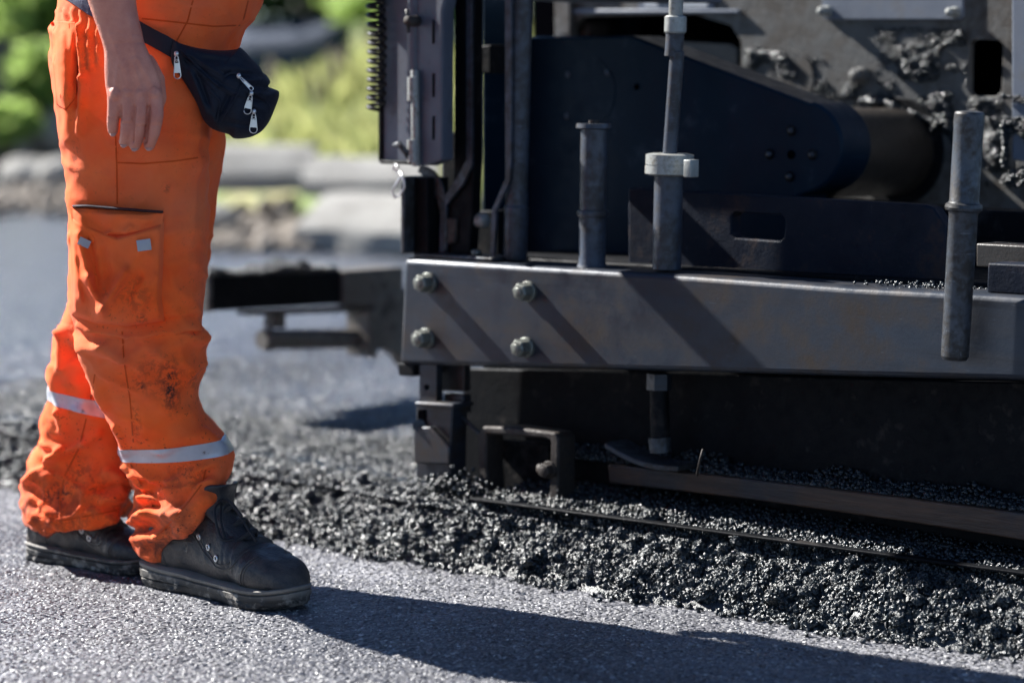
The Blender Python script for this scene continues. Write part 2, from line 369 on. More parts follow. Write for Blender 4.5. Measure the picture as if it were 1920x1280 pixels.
# ------------------------------------------------------------------ ground
def grid(x0, x1, y0, y1, nx, ny, fz):
    X, Y = np.meshgrid(np.linspace(x0, x1, nx), np.linspace(y0, y1, ny)); P = np.stack([X.ravel(), Y.ravel(), np.zeros(nx * ny)], 1)
    P[:, 2] = fz(P); i = np.arange(nx * ny).reshape(ny, nx)
    F = np.stack([i[:-1, :-1], i[:-1, 1:], i[1:, 1:], i[1:, :-1]], -1).reshape(-1, 4); return P, F
def rough_old(P): return noise(P, 70, 4) * .0009 + noise(P, 12, 5) * .001 - .001
# old road: one sheet to the horizon; a finer displaced patch lies in a hole-free ring round it
me = bpy.data.meshes.new('road')
ax0, ax1, ay0, ay1 = -1.5, 1.6, 2.9, 6.6
v = [(-150, -60, 0), (150, -60, 0), (150, 260, 0), (-150, 260, 0), (ax0, ay0, 0), (ax1, ay0, 0), (ax1, ay1, 0), (ax0, ay1, 0)]
me.from_pydata(v, [], [(0, 1, 5, 4), (1, 2, 6, 5), (2, 3, 7, 6), (3, 0, 4, 7)])
o = link('road', me, MT['old'], kind='structure', smooth=False)
P, F = grid(ax0, ax1, ay0, ay1, 420, 500, rough_old)
link('old_road_surface', mesh_np('r', P, F), MT['old'], kind='structure')

# foot line of the loose edge on the old road (photo points put on the ground)
foot_px = [(-500, 838), (-250, 868), (0, 907), (200, 940), (430, 990), (560, 1012), (700, 1042), (860, 1068), (1000, 1088), (1180, 1122), (1300, 1138), (1450, 1160), (1600, 1190), (1760, 1212), (1920, 1236), (2200, 1290), (2700, 1385)]
fc = np.array([list(G(x, y))[:2] for x, y in foot_px]); fc = np.array(cr([tuple(a) for a in fc], 12))
seg = np.r_[0, np.cumsum(np.linalg.norm(np.diff(fc, axis=0), axis=1))]; SL = seg[-1]
IN = np.array([math.sin(R(41)), math.cos(R(41))])                     # direction into the new mat
def foot(s): return np.stack([np.interp(s, seg, fc[:, 0]), np.interp(s, seg, fc[:, 1])], 1)
MATZ = .082
def mound_h(w, s):
    """height of the loose edge against distance from its foot"""
    q = np.clip(w / .135, 0, 1); h = (q ** .75) * .092
    return h - np.clip((w - .135) / .2, 0, 1) * .008
# loose edge base
ns, nw = 1500, 90
S, Wd = np.meshgrid(np.linspace(0, SL, ns), np.linspace(-.012, .42, nw)); S = S.ravel(); Wd = Wd.ravel()
P2 = foot(S) + Wd[:, None] * IN; P = np.c_[P2, mound_h(np.clip(Wd, 0, 1), S)]
edge = np.clip(Wd / .02, 0, 1)
P[:, 2] += edge * (noise(P, 28, 11, 2) * .010 + noise(P, 90, 12) * .005) * np.clip(1.2 - Wd / .35, .15, 1); P[Wd <= 0, 2] = -.006
i = np.arange(ns * nw).reshape(nw, ns); F = np.stack([i[:-1, :-1], i[:-1, 1:], i[1:, 1:], i[1:, :-1]], -1).reshape(-1, 4)
link('loose_asphalt_bed', mesh_np('m', P, F), MT['crumb'], kind='stuff')['label'] = 'crumbly black edge of the new asphalt layer'
# mat surface behind it, slightly grainy
def mat_h(P): return MATZ + noise(P, 90, 21) * .0022 + noise(P, 220, 22) * .0014 + noise(P, 3, 23) * .003
a = foot(np.array([0.]))[0]; b = foot(np.array([SL]))[0]
ns, nw = 900, 620
S, q = np.meshgrid(np.linspace(-.6, SL + .2, ns), np.linspace(0, 1, nw)); S = S.ravel(); q = q.ravel()
Wd = .38 + q ** 1.6 * 6.5
P2 = foot(np.clip(S, 0, SL)) + (S - np.clip(S, 0, SL))[:, None] * np.array([math.cos(R(41)), -math.sin(R(41))]) + Wd[:, None] * IN
P = np.c_[P2, np.zeros(len(P2))]; P[:, 2] = mat_h(P); i = np.arange(ns * nw).reshape(nw, ns)
F = np.stack([i[:-1, :-1], i[:-1, 1:], i[1:, 1:], i[1:, :-1]], -1).reshape(-1, 4)
link('fresh_asphalt_surface', mesh_np('m', P, F), MT['mat'], kind='structure')
me = bpy.data.meshes.new('x'); D1 = np.array([math.cos(R(41)), -math.sin(R(41))]); A0 = a + IN * .45 - D1 * .55
far = [A0 - D1 * 40, A0 + D1 * 60, A0 + D1 * 60 + IN * 60, A0 - D1 * 40 + IN * 60]
z = MATZ - .012
me.from_pydata([(p[0], p[1], z) for p in far], [], [(0, 1, 2, 3)]); link('fresh_asphalt_mat', me, MT['mat'], kind='structure', smooth=False)

# ------------------------------------------------------------------ lumps
def ico(sub):
    b = bmesh.new(); bmesh.ops.create_icosphere(b, subdivisions=sub, radius=1); v = np.array([x.co[:] for x in b.verts]); f = np.array([[y.index for y in x.verts] for x in b.faces]); b.free(); return v, f
def variants(sub, n, amp):
    v, f = ico(sub); out = []
    for k in range(n):
        q = v * (1 + amp * noise(v + k * 9.1, 1.6, k)[:, None] + amp * .5 * noise(v + k * 3.3, 4., k + 40)[:, None]); q = q * RNG.uniform(.7, 1.15, 3); out.append(q)
    return out, f
VAR1 = variants(1, 10, .45); VAR2 = variants(2, 10, .42); VAR3 = variants(3, 6, .4)
def scatter(pos, rad, var):
    vs, f = var; n = len(pos); nv = len(vs[0]); q = RNG.normal(size=(n, 4)); q /= np.linalg.norm(q, axis=1)[:, None]; w, x, y, z = q.T
    Rm = np.stack([1 - 2 * (y * y + z * z), 2 * (x * y - z * w), 2 * (x * z + y * w), 2 * (x * y + z * w), 1 - 2 * (x * x + z * z), 2 * (y * z - x * w), 2 * (x * z - y * w), 2 * (y * z + x * w), 1 - 2 * (x * x + y * y)], 1).reshape(-1, 3, 3)
    base = np.array(vs)[RNG.integers(0, len(vs), n)]
    out = np.einsum('nij,nkj->nki', Rm, base) * rad[:, None, None] + pos[:, None, :]
    F = (f[None] + (np.arange(n) * nv)[:, None, None]).reshape(-1, 3); return out.reshape(-1, 3), F
def merge(parts):
    V_, F_, o = [], [], 0
    for v, f in parts: V_.append(v); F_.append(f + o); o += len(v)
    return np.concatenate(V_), np.concatenate(F_)
def edge_points(n, w0, w1, pw=1., s0=0., s1=None):
    s = RNG.uniform(s0, s1 or SL, n); w = w0 + (w1 - w0) * RNG.random(n) ** pw; w = w + np.clip(1 - w / .05, 0, 1) * (noise(np.c_[s, s * 0, s * 0], 13, 99, 3) * .016 - .004); p2 = foot(s) + w[:, None] * IN
    p = np.c_[p2, mound_h(np.clip(w, 0, 1), s)]; p[:, 2] += np.clip(w / .02, 0, 1) * (noise(p, 28, 11, 2) * .010) * np.clip(1.2 - w / .35, .15, 1); return p, s, w
parts = []
p, s, w = edge_points(95000, -.004, .24); k = noise(p, 24, 88, 2); r = RNG.uniform(.0016, .0040, len(p)); p[:, 2] += r * .4 + RNG.random(len(p)) ** 2 * .006 * np.clip(k + .5, 0, 1.3) * np.clip(w / .02, 0, 1); parts.append(scatter(p, r, VAR1))
p, s, w = edge_points(5200, 0, .19); r = RNG.uniform(.0035, .0062, len(p)); p[:, 2] += r * .3; parts.append(scatter(p, r, VAR2))
# agglomerates: clots made of many small stones, larger ones rolled to the foot
c, s, w = edge_points(900, -.002, .15, 1.2); cr_ = (.0065 + .015 * RNG.random(len(c)) ** 1.8) * np.where(RNG.random(len(c)) < .75, .75, 1.1)
cr_ = cr_ * np.where(c[:, 0] < -.05, .62, 1.); c[:, 2] += cr_ * .42; parts.append(scatter(c, cr_ * .8, VAR3))
for k in range(len(c)):
    m_ = int(46 * (cr_[k] / .009) ** 2); d = RNG.normal(size=(m_, 3)); d /= np.linalg.norm(d, axis=1)[:, None]; d[:, 2] = np.abs(d[:, 2]); parts.append(scatter(c[k] + d * cr_[k] * .78, RNG.uniform(.0015, .0036, m_), VAR1))
n = 45000; s = RNG.uniform(0, SL * .62, n); w = .10 + RNG.random(n) ** 1.5 * .95; p2 = foot(s) + w[:, None] * IN; p = np.c_[p2, MATZ + .004 * (1 - w)]; r = RNG.uniform(.0018, .0048, n) * np.clip(1.15 - w * .45, .5, 1); parts.append(scatter(p, r, VAR1))
p, s, w = edge_points(900, -.05, .0, .5); p[:, 2] = 0; r = RNG.uniform(.0022, .006, len(p)); p[:, 2] += r * .5; parts.append(scatter(p, r, VAR1))
v, f = merge(parts); link('loose_asphalt_crumbs', mesh_np('c', v, f), MT['crumb'], kind='stuff', angle=38)
n = 110000; c = np.c_[RNG.uniform(-1.35, 1.1, n), 3.1 + 2.9 * RNG.random(n) ** 1.35, np.zeros(n)]; c = c[(c[:, 0] < .24 * c[:, 1]) & (c[:, 0] > -.235 * c[:, 1])]; c[:, 2] = rough_old(c); r = .0012 + .0036 * RNG.random(len(c)) ** 2.2
v, f = scatter(np.zeros((len(c), 3)), r, VAR1); v = v.reshape(len(c), -1, 3); v[..., 2] *= .42; v = (v + c[:, None, :]).reshape(-1, 3)
link('road_grit', mesh_np('c', v, f), MT['chip'], kind='stuff', angle=30)
# coarser crumbs thinning out over the fresh mat
n = 80000; s = RNG.uniform(0, SL, n); w = .2 + RNG.random(n) ** 1.9 * 2.6; p2 = foot(s) + w[:, None] * IN; p = np.c_[p2, np.full(n, MATZ + .001)]
r = RNG.uniform(.0016, .0040, n) * np.clip(1.25 - w / 4, .6, 1); parts = [scatter(p, r, variants(1, 8, .4))]
v, f = merge(parts); link('fresh_asphalt_grit', mesh_np('c', v, f), MT['crumb'], kind='stuff')

# ------------------------------------------------------------------ background: kerb stones, bank, bushes
K0 = np.array(G(650, 470, MATZ))[:2]; K1 = np.array(G(20, 330, MATZ))[:2]; KD = (K1 - K0) / np.linalg.norm(K1 - K0); KN = np.array([KD[1], -KD[0]])   # KN points to the bank (right)
def bank_h(P):
    d = (P[:, :2] - K0) @ KN; e = (P[:, :2] - K0) @ KD
    d = np.maximum(d - .55, (e - 11) * .9); q = np.clip(d, 0, None)
    h = 1.55 * (1 - np.exp(-q / 6.)) + np.clip(q, 0, .3) * .6
    h = h + np.clip(q / 2, 0, 1) * (noise(P, .5, 31, 3) * .25 + noise(P, 3, 32) * .04)
    return np.where(d > -.1, MATZ - .03 + h, -.3)
P, F = grid(-30, 40, 7, 70, 420, 400, bank_h); link('grassy_bank', mesh_np('b', P, F), MT['bank'], kind='structure')
# grass tufts
def blades(n, name, mat, region, hgt, wid):
    e = RNG.uniform(region[0], region[1], n); d = RNG.uniform(region[2], region[3], n); p2 = K0 + e[:, None] * KD + d[:, None] * KN; p = np.c_[p2, np.zeros(n)]; p[:, 2] = bank_h(p)
    cl = noise(p, 1.5, 41, 2); k = (cl > -.35) & (p[:, 2] > 0) & (p[:, 1] > 8); p = p[k]; n = len(p); hh = hgt * RNG.uniform(.5, 1.3, n) * (1 + .5 * cl[k]); a = RNG.uniform(0, 6.28, n)
    dx = np.c_[np.cos(a), np.sin(a), np.zeros(n)]; ln = RNG.normal(0, .35, (n, 2)) * hh[:, None]
    v = np.stack([p - dx * wid, p + dx * wid, p + dx * wid * .4 + np.c_[ln * .5, hh * .7], p - dx * wid * .2 + np.c_[ln, hh]], 1).reshape(-1, 3)
    link(name, mesh_np('g', v, np.arange(n * 4).reshape(-1, 4)), mat, kind='stuff', smooth=False)
blades(70000, 'bank_grass', MT['grass'], (-14, 10, .7, 9), .22, .012)
# distant strip of path seen beyond the worker's belly
def path_strip(pts, wd, name):
    v = []
    for x, y, D in pts: 
        p = W(x, y, D); v += [p + Vector((0, 0, .0)), p + Vector((0, wd, .0))]
    me = bpy.data.meshes.new('p'); me.from_pydata([tuple(x) for x in v], [], [(i * 2, i * 2 + 2, i * 2 + 3, i * 2 + 1) for i in range(len(pts) - 1)]); return me
# stone blocks
def stone(name, lo_px, hi_px, z0, z1, depth, label, cat, mat, group, D=None, seed=0, rz=0.):
    """block whose front foot runs between two photo points standing on height z0"""
    a = G(*lo_px, z0) if D is None else W(*lo_px, D); b = G(*hi_px, z0) if D is None else W(*hi_px, D)
    a.z = b.z = z0; c = (a + b) / 2; L = (b - a).length; ang = math.atan2(b.y - a.y, b.x - a.x)
    t = bmesh.new(); bmesh.ops.create_cube(t, size=1); bmesh.ops.subdivide_edges(t, edges=t.edges[:], cuts=7, use_grid_fill=True)
    me = bpy.data.meshes.new('s'); t.to_mesh(me); t.free(); v = getv(me) * np.array([L, depth, z1 - z0]) + np.array([0, depth / 2, (z1 - z0) / 2])
    tt = (v[:, 2]) / (z1 - z0); v[:, 1] = depth + (v[:, 1] - depth) * (1 - .75 * np.clip(tt - .42, 0, 1))
    m = np.array([0, depth / 2, (z1 - z0) / 2]); q = (v - m) / (np.array([L, depth, z1 - z0]) / 2); f = np.linalg.norm(q, axis=1) / np.maximum(np.abs(q).max(1), .01)
    v = m + (v - m) * (1 - .004 * (f[:, None] - 1) * 2); v += .014 * noise(v + seed * 7, 5, seed, 2)[:, None] * np.array([1, 1, .7]); v[:, 2] = np.maximum(v[:, 2], -.02)
    setv(me, v); o = link(name, me, mat, smooth=True, angle=40); o.location = c; o.rotation_euler = (0, 0, ang + rz); return props(o, label, cat, group)
KG = 'pale stones along the far road edge'
stone('kerb_stone', (556, 466), (800, 480), MATZ, .33, .5, 'long pale stone block lying lowest beside the paver control box', 'stone', MT['stone'], KG, seed=1)
stone('kerb_stone', (566, 378), (820, 388), .30, .47, .6, 'pale stone slab resting above the lowest block beside the paver', 'stone', MT['stone'], KG, D=11.6, seed=2)
stone('kerb_stone', (400, 372), (582, 378), .27, .50, .5, 'broad pale stone block just right of the worker, dark on its right end', 'stone', MT['stone'], KG, D=12.6, seed=3)
stone('kerb_stone', (-80, 316), (62, 318), MATZ, .30, .6, 'low bright stone slab at the left edge of the view behind the worker', 'stone', MT['stone'], KG, seed=4)
def rock(px, py, D, r, label, mat, seed, flat=.7, z0=None):
    v, f = ico(4); v = v * (1 + .3 * noise(v + seed, 1.3, seed)[:, None] + .12 * noise(v + seed, 4, seed)[:, None]) * np.array([r, r, r * flat]); p = W(px, py, D)
    o = link('rock', mesh_np('r', v, f), mat); o.location = p; return props(o, label, 'rock', 'rocks along the far road edge')
rock(413, 408, 11.6, .10, 'small pale boulder touching the worker\'s knee outline on its right', MT['stone'], 3)
rock(88, 262, 17, .26, 'larger rounded boulder left of the worker\'s thigh', MT['stone'], 5, .8)
rock(60, 335, 16, .22, 'lower boulder left of the worker below the bright slab', MT['stone'], 6, .6)
rock(110, 330, 15.4, .15, 'boulder half hidden behind the worker\'s thigh', MT['stone'], 8, .8)
# rubble heaps (uncountable)
def rubble(name, cx, n, spread, r0, r1, up):
    c = np.array(cx); p = c + RNG.normal(size=(n, 3)) * np.array(spread); p[:, 2] = MATZ + np.abs(RNG.normal(size=n)) * up * np.exp(-((p[:, 0] - c[0]) / spread[0]) ** 2 / 2)
    v, f = scatter(p, RNG.uniform(r0, r1, n), VAR2); link(name, mesh_np('r', v, f), MT['gravel'], kind='stuff')
g1 = G(500, 455, MATZ); rubble('pale_rubble', (g1.x, g1.y, 0), 420, (.20, .25, .0), .012, .04, .025)
g2 = G(70, 385, MATZ); rubble('rubble_heap', (g2.x, g2.y + .3, 0), 420, (.3, .7, 0), .015, .05, .04)
g4 = G(470, 430, MATZ); rubble('dark_gravel', (g4.x, g4.y, 0), 160, (.3, .4, 0), .02, .06, .05)

def leaves(cen, rad, n, size, seed, clumps=40):
    rg = np.random.default_rng(seed); cc = rg.normal(size=(clumps, 3)); cc /= np.linalg.norm(cc, axis=1)[:, None]; cc *= rg.uniform(.35, 1, clumps)[:, None] ** .6
    k = rg.integers(0, clumps, n); p = (cc[k] + rg.normal(0, .17, (n, 3))) * np.array(rad) + np.array(cen)
    a = rg.normal(size=(n, 3)); a /= np.linalg.norm(a, axis=1)[:, None]; b = np.cross(a, rg.normal(size=(n, 3))); b /= np.linalg.norm(b, axis=1)[:, None]; s = (size * rg.uniform(.6, 1.4, n))[:, None]
    v = np.stack([p - a * s, p + b * s * .45, p + a * s, p - b * s * .45], 1).reshape(-1, 3); return v, np.arange(n * 4).reshape(-1, 4)
def bhit(px, py):
    for D in np.arange(9, 90, .25):
        p = W(px, py, D)
        if bank_h(np.array([[p.x, p.y, 0]]))[0] > p.z: return D
    return 60.
def bush(px, py, D, rad, n, size, label, mat, seed, cat='bush', trunk=False):
    p = W(px, py, D); t = thing('bush', (p.x, p.y, 0), label, cat, group='bushes on the far bank'); z = bank_h(np.array([[p.x, p.y, 0]]))[0]; t.location.z = max(z, MATZ)
    bpy.context.view_layer.update(); v, f = leaves((0, 0, p.z - t.location.z), rad, n, size, seed); link('foliage', mesh_np('l', v, f), mat, t, smooth=False)
    m = MB(); hh = max(p.z - t.location.z, .4); rg = random.Random(seed)
    for k in range(5):
        a = rg.uniform(0, 6.28); m.tube([(0, 0, -.2), (.1 * math.cos(a) * rad[0], .1 * math.sin(a) * rad[1], hh * .5), (.45 * math.cos(a) * rad[0], .45 * math.sin(a) * rad[1], hh + .3 * rad[2])], [.03, .022, .02])
    m.obj('stems', MT['bark'], t)
bush(40, 40, 19, (.75, .6, .5), 7500, .06, 'big sunlit green bush in the top left corner behind the worker', MT['leaf'], 1)
bush(90, 175, 18.5, (.55, .5, .42), 5000, .055, 'dark green bush low behind the worker\'s hip', MT['leafd'], 2)
bush(75, 140, 16.8, (.20, .2, .2), 1500, .05, 'small bright yellow green sprig in front of the dark bush', MT['leaf'], 3)
bush(12, 232, 16.5, (.20, .2, .14), 900, .05, 'little bright bush low at the left edge above the slab', MT['leaf'], 4)
bush(-190, 60, 18, (.9, .7, .9), 6000, .07, 'tall green bush just outside the left edge of the view', MT['leaf'], 5)
bush(110, 60, 21, (.7, .6, .5), 6000, .06, 'sunlit bush close behind the worker\'s back pocket', MT['leaf'], 12)
bush(560, -12, 26, (1.1, .8, .24), 6000, .07, 'dark hedge bush at the top between worker and paver', MT['leafd'], 6)
bush(950, 70, 18, (.5, .5, .5), 4500, .06, 'green bush seen through the gap above the paver housing', MT['leafd'], 7)
bush(345, -60, 27, (1.3, 1., .6), 6000, .08, 'wide green bush high behind the worker\'s back', MT['leaf'], 8)
bush(1120, -120, 26, (2.4, 1.5, 1.1), 8000, .09, 'wide green bush high behind the paver', MT['leafd'], 9)
bush(870, -10, 22, (.8, .6, .45), 4000, .07, 'light green bush between the uprights of the paver', MT['leaf'], 10)
bush(720, 10, 24, (.5, .5, .22), 2500, .06, 'pale green bush top right beside the coil cable', MT['leaf'], 11)
for k, (x, y, r, mt_, lb_) in enumerate([(560, 150, .16, 'leafd', 'dark weed tuft in the middle of the sunny bank'), (640, 205, .14, 'leaf', 'fresh green weed left of the paver box on the bank'), (500, 230, .13, 'leaf', 'low green weed beside the waist bag on the bank'), (600, 262, .12, 'leafd', 'weed tuft at the foot of the bank above the slab'), (690, 120, .16, 'leaf', 'weed tuft high on the bank beside the coil cable')]):
    bush(x, y, bhit(x, y) - .1, (r * 1.3, r, r * .8), 700, .03, lb_, MT[mt_], 20 + k, 'weed')
p = W(18, 150, 17.6); m = MB(); m.box((-.22, -.2, -.7), (.14, .2, .23)); m.box((-.25, -.23, .23), (.17, .23, .29)); o = m.obj('stone_pillar', MT['post'], bevel=.02); o.location = p
props(o, 'short brown block pillar at the left edge among the bushes', 'pillar')
# tarmac lane crossing the bank
m = MB(); rings = []
for x, y0, y1 in ((380, 30, 92), (470, 34, 92), (540, 32, 84), (600, 30, 66), (660, 26, 42)):
    D = min(bhit(x, y1), 24); a = W(x, y1, D); b_ = W(x, y0, D + 1.6); rings.append([a + Vector((0, 0, -.6)), a, b_, b_ + Vector((0, .1, -.8))])
MT['lane'] = stonemat('blue grey lane', (.035, .048, .08), (.06, .078, .12)); m.rings(rings).obj('lane', MT['lane'], kind='structure')

# ------------------------------------------------------------------ light
w = bpy.data.worlds.new('World'); scn.world = w; w.use_nodes = True; nt = w.node_tree; nt.nodes.clear()
SE, ST = R(36), R(32.5)
trav = Vector((math.cos(ST) * math.cos(SE), -math.sin(ST) * math.cos(SE), -math.sin(SE)))
sd = bpy.data.lights.new('sun', 'SUN'); sd.energy = 5; sd.angle = R(.55); sd.color = (1, .975, .93); so = bpy.data.objects.new('sun', sd); COL.objects.link(so)
so.rotation_euler = trav.to_track_quat('-Z', 'Y').to_euler()
sk = nt.nodes.new('ShaderNodeTexSky'); sk.sky_type = 'NISHITA'; sk.sun_disc = False; sk.dust_density = 0.; sk.air_density = .7; sk.ozone_density = 4.; sk.sun_elevation = SE; to = -trav; sk.sun_rotation = math.atan2(to.x, to.y)
bg = nt.nodes.new('ShaderNodeBackground'); bg.inputs[1].default_value = .05; ow = nt.nodes.new('ShaderNodeOutputWorld'); nt.links.new(sk.outputs[0], bg.inputs[0]); nt.links.new(bg.outputs[0], ow.inputs[0])
scn.view_settings.view_transform = 'Standard'; scn.view_settings.look = 'None'; scn.view_settings.gamma = 1; scn.view_settings.exposure = 1.62
scn.cycles.use_denoising = True; scn.cycles.max_bounces = 6; scn.cycles.use_adaptive_sampling = True; scn.cycles.adaptive_threshold = .02
# ------------------------------------------------------------------ asphalt paver (local axes: x along the side, y into the machine)
PV = thing('asphalt_paver', P0, 'dark grey and navy asphalt paver laying the fresh black mat', 'asphalt paver', rz=-MA)
def pr(name, px, v0, v1, mat, parent=PV, holes=(), bevel=.003, vp=None):
    """plate whose outline is read off the photo in the plane v0"""
    vp = v0 if vp is None else vp
    g = lambda L: [(Ml(x, y, vp).x, Ml(x, y, vp).z) for x, y in L]
    return MB().prism(g(px), v0, v1, [g(h) for h in holes]).obj(name, MT[mat], parent, bevel=bevel, angle=35)
def arc(cx, cy, r, a0, a1, n=12, ry=None): return [(cx + r * math.cos(R(a0 + (a1 - a0) * k / n)), cy + (ry or r) * math.sin(R(a0 + (a1 - a0) * k / n))) for k in range(n + 1)]
def px_r(rpx, v, x=1300, y=400): return (Ml(x + rpx, y, v) - Ml(x - rpx, y, v)).x / 2 * .83
def dist(p): q = U * p.x + V * p.y + P0; return q.y
def rad(rpx, p): return rpx * dist(p) / FPX
def rod(name, a, b, rpx, v, mat, parent=PV, prof=None, seg=36, **k):
    A = Ml(*a, v); B = Ml(*b, v); r = rad(rpx, (A + B) / 2); prof = prof or [(0, r * .9), (.012, r), (.988, r), (1, r * .9)]
    if prof and prof[0][1] > .5: prof = [(t, q * r) for t, q in prof]
    return MB().lathe(A, B, prof, seg).obj(name, MT[mat], parent, angle=28, **k)
HEX = 6
def bolt(px, py, v, rpx, out, parent, mat='bolt', name='bolt'):
    c = Ml(px, py, v); r = rad(rpx, c); b = MB(); n = Vector((0, -1, 0))
    b.lathe(c, c + n * out * .25, [(0, r * 1.12), (.8, r * 1.12), (1, r * 1.04)], 32)
    b.lathe(c + n * out * .25, c + n * out, [(0, r * .98), (.85, r * .98), (1, r * .82)], 6)
    b.lathe(c + n * out, c + n * out * 1.12, [(0, r * .55), (.7, r * .5), (1, r * .2)], 24)
    return b.obj(name, MT[mat], parent, bevel=.001, angle=30)

# side beam
beam = pr('side_beam', [(757, 484), (1000, 499), (1300, 517), (1600, 539), (1800, 549), (2350, 583), (2350, 738), (1920, 714), (1600, 706), (1300, 697), (1000, 690), (748, 683)], 0, .115, 'beam', bevel=.010)
for x, y in ((805, 530), (992, 546), (801, 634), (988, 651)): bolt(x, y, 0, 17.5, .030, beam)
pr('end_lip', [(744, 680), (775, 682), (775, 706), (747, 704)], .004, .09, 'black', PV)
pr('mounting_strip', [(775, 474), (922, 483), (925, 490), (775, 484)], .02, .10, 'steel', PV, vp=.02)
b = Ml(893, 480, .05); MB().lathe(b, b + Vector((0, 0, .012)), [(0, .010), (.8, .010), (1, .007)], 6).obj('bolt', MT['bolt'], PV)

# posts that stand on the beam
s1 = rod('short_post', (1114, 232), (1110, 500), 25, .05, 'tube', prof=[(0, 1.32), (.03, 1.36), (.04, 1.0), (.60, 1.0), (.605, 1.15), (.625, 1.2), (.645, 1.15), (.65, 1.02), (.97, 1.02), (1, 1.15)])
rod('post_cap', (1113, 226), (1113, 233), 10, .05, 'rust', s1)
act = rod('screed_lift_post', (1254, 328), (1250, 506), 27, .05, 'tube')
rod('clamp_collar', (1256, 288), (1255, 329), 45, .05, 'pale', act, prof=[(0, .8), (.05, 1), (.5, 1), (.5, .96), (.55, .96), (.55, 1.02), (.92, 1.02), (1, .85)])
c = Ml(1296, 316, .02); MB().box(c - Vector((.008, .012, .015)), c + Vector((.008, .012, .015))).obj('clamp_lug', MT['pale'], act, bevel=.002)
rod('thin_rod', (1270, 95), (1256, 290), 13.5, .05, 'tube', act)
rod('lower_sleeve', (1266, 60), (1263, 106), 17, .05, 'tube', act)
rod('nut_collar', (1267, 30), (1266, 63), 20.5, .05, 'pale', act, prof=[(0, .85), (.08, 1), (.9, 1), (1, .9)])
rod('upper_rod', (1275, -260), (1267, 32), 13.5, .05, 'pale', act)
big = rod('end_post', (1818, 208), (1790, 674), 28, -.034, 'steel', prof=[(0, .55), (.004, .92), (.012, 1.0), (.05, 1.03), (.06, .99), (.36, .99), (.367, 1.05), (.372, 1.22), (.385, 1.27), (.395, 1.22), (.402, 1.04), (.41, .97), (.985, .94), (1, .8)])
MB().cyl(Ml(1700, 600, .01), Ml(1700, 600, .01) + Vector((0, 0, .001)), .001).obj('x', MT['black'], PV) if False else None

# control box with its rods, coil cable and clip
cb = pr('control_box', [(716, -330), (778, -330), (778, 306), (716, 303)], .012, .05, 'panel', bevel=.004, vp=.012)
pr('box_edge', [(711, -330), (718, -330), (718, 305), (711, 303)], .006, .055, 'black', cb, vp=.01)
pr('box_cover', [(776, -330), (843, -330), (834, 0), (829, 20), (828, 300), (800, 311), (776, 309)], -.004, .03, 'panel', cb, bevel=.004, vp=-.004)
pr('bottom_trim', [(713, 300), (772, 302), (772, 309), (713, 307)], .002, .05, 'black', cb, vp=.005)
rod('latch_rod', (778, 132), (780, 312), 8, -.012, 'pale', cb); rod('latch_sleeve', (775, 145), (775, 190), 11, -.016, 'pale', cb)
rod('latch_foot', (774, 262), (775, 305), 11, -.016, 'pale', cb)
rod('latch_tube', (775, -200), (777, 135), 13, .0, 'panel', cb)
MB().tube([Ml(763, 18, -.05), Ml(764, 30, -.05), Ml(766, 62, -.05)], .0035).obj('latch_handle', MT['steel'], cb)
MB().cyl(Ml(766, 40, -.052), Ml(790, 40, .02), .010).obj('latch_pin', MT['rust'], cb)
MB().tube([Ml(739, 272, -.03), Ml(748, 270, -.035), Ml(760, 284, -.03), Ml(772, 306, -.01)], [.004, .006, .006, .005]).obj('lever', MT['steel'], cb)
for yy in (60, 160, 240): MB().box(Ml(812, yy + 22, -.006) - Vector((.002, 0, 0)), Ml(812, yy - 22, -.006) + Vector((.002, .004, 0))).obj('slot', MT['hole'], cb)  # near-black strips paint the shade of slots, nothing is cut
path = []
for k in range(0, 24 * 16):
    a = k / 16; y = -205 + a * 17.2; cx = 699 + 9 * math.sin((y + 60) / 90) * (1 if y > 0 else .3) + (max(0, y - 120) * .06)
    p = Ml(cx, y, -.012); path.append(p + Vector((-.001 + .0185 * math.cos(a * 6.283), .012 * math.sin(a * 6.283), 0)))
MB().tube(path, .0038, 8).obj('coil_cable', MT['rubber'], PV)
cl = [(748, 314), (741, 308), (737, 316), (746, 322), (753, 330), (744, 344), (735, 360), (740, 371), (750, 366), (759, 352), (757, 335), (750, 322)]
MB().tube([Ml(x, y, -.005 + .004 * (i % 2)) for i, (x, y) in enumerate(cl)], .0021, 8).obj('spring_clip', MT['zip'], PV)

pr('housing_shade_plate', [(972, -45), (975, -45), (975, 560), (972, 560)], .29, .398, 'navy', vp=.398, bevel=0)  # plate added to block the sun from the arm housing
# unseen plates added above the view to throw the long shadows over beam and housing
pr('upper_shade_panel', [(845, -900), (1120, -900), (1120, -5), (845, -5)], .12, .50, 'panel', vp=.12)
pr('beam_shadow_plate', [(650, -82), (672, -82), (672, 6 - 14), (650, 6 - 14)], -.24, .02, 'panel', cb, vp=0.)
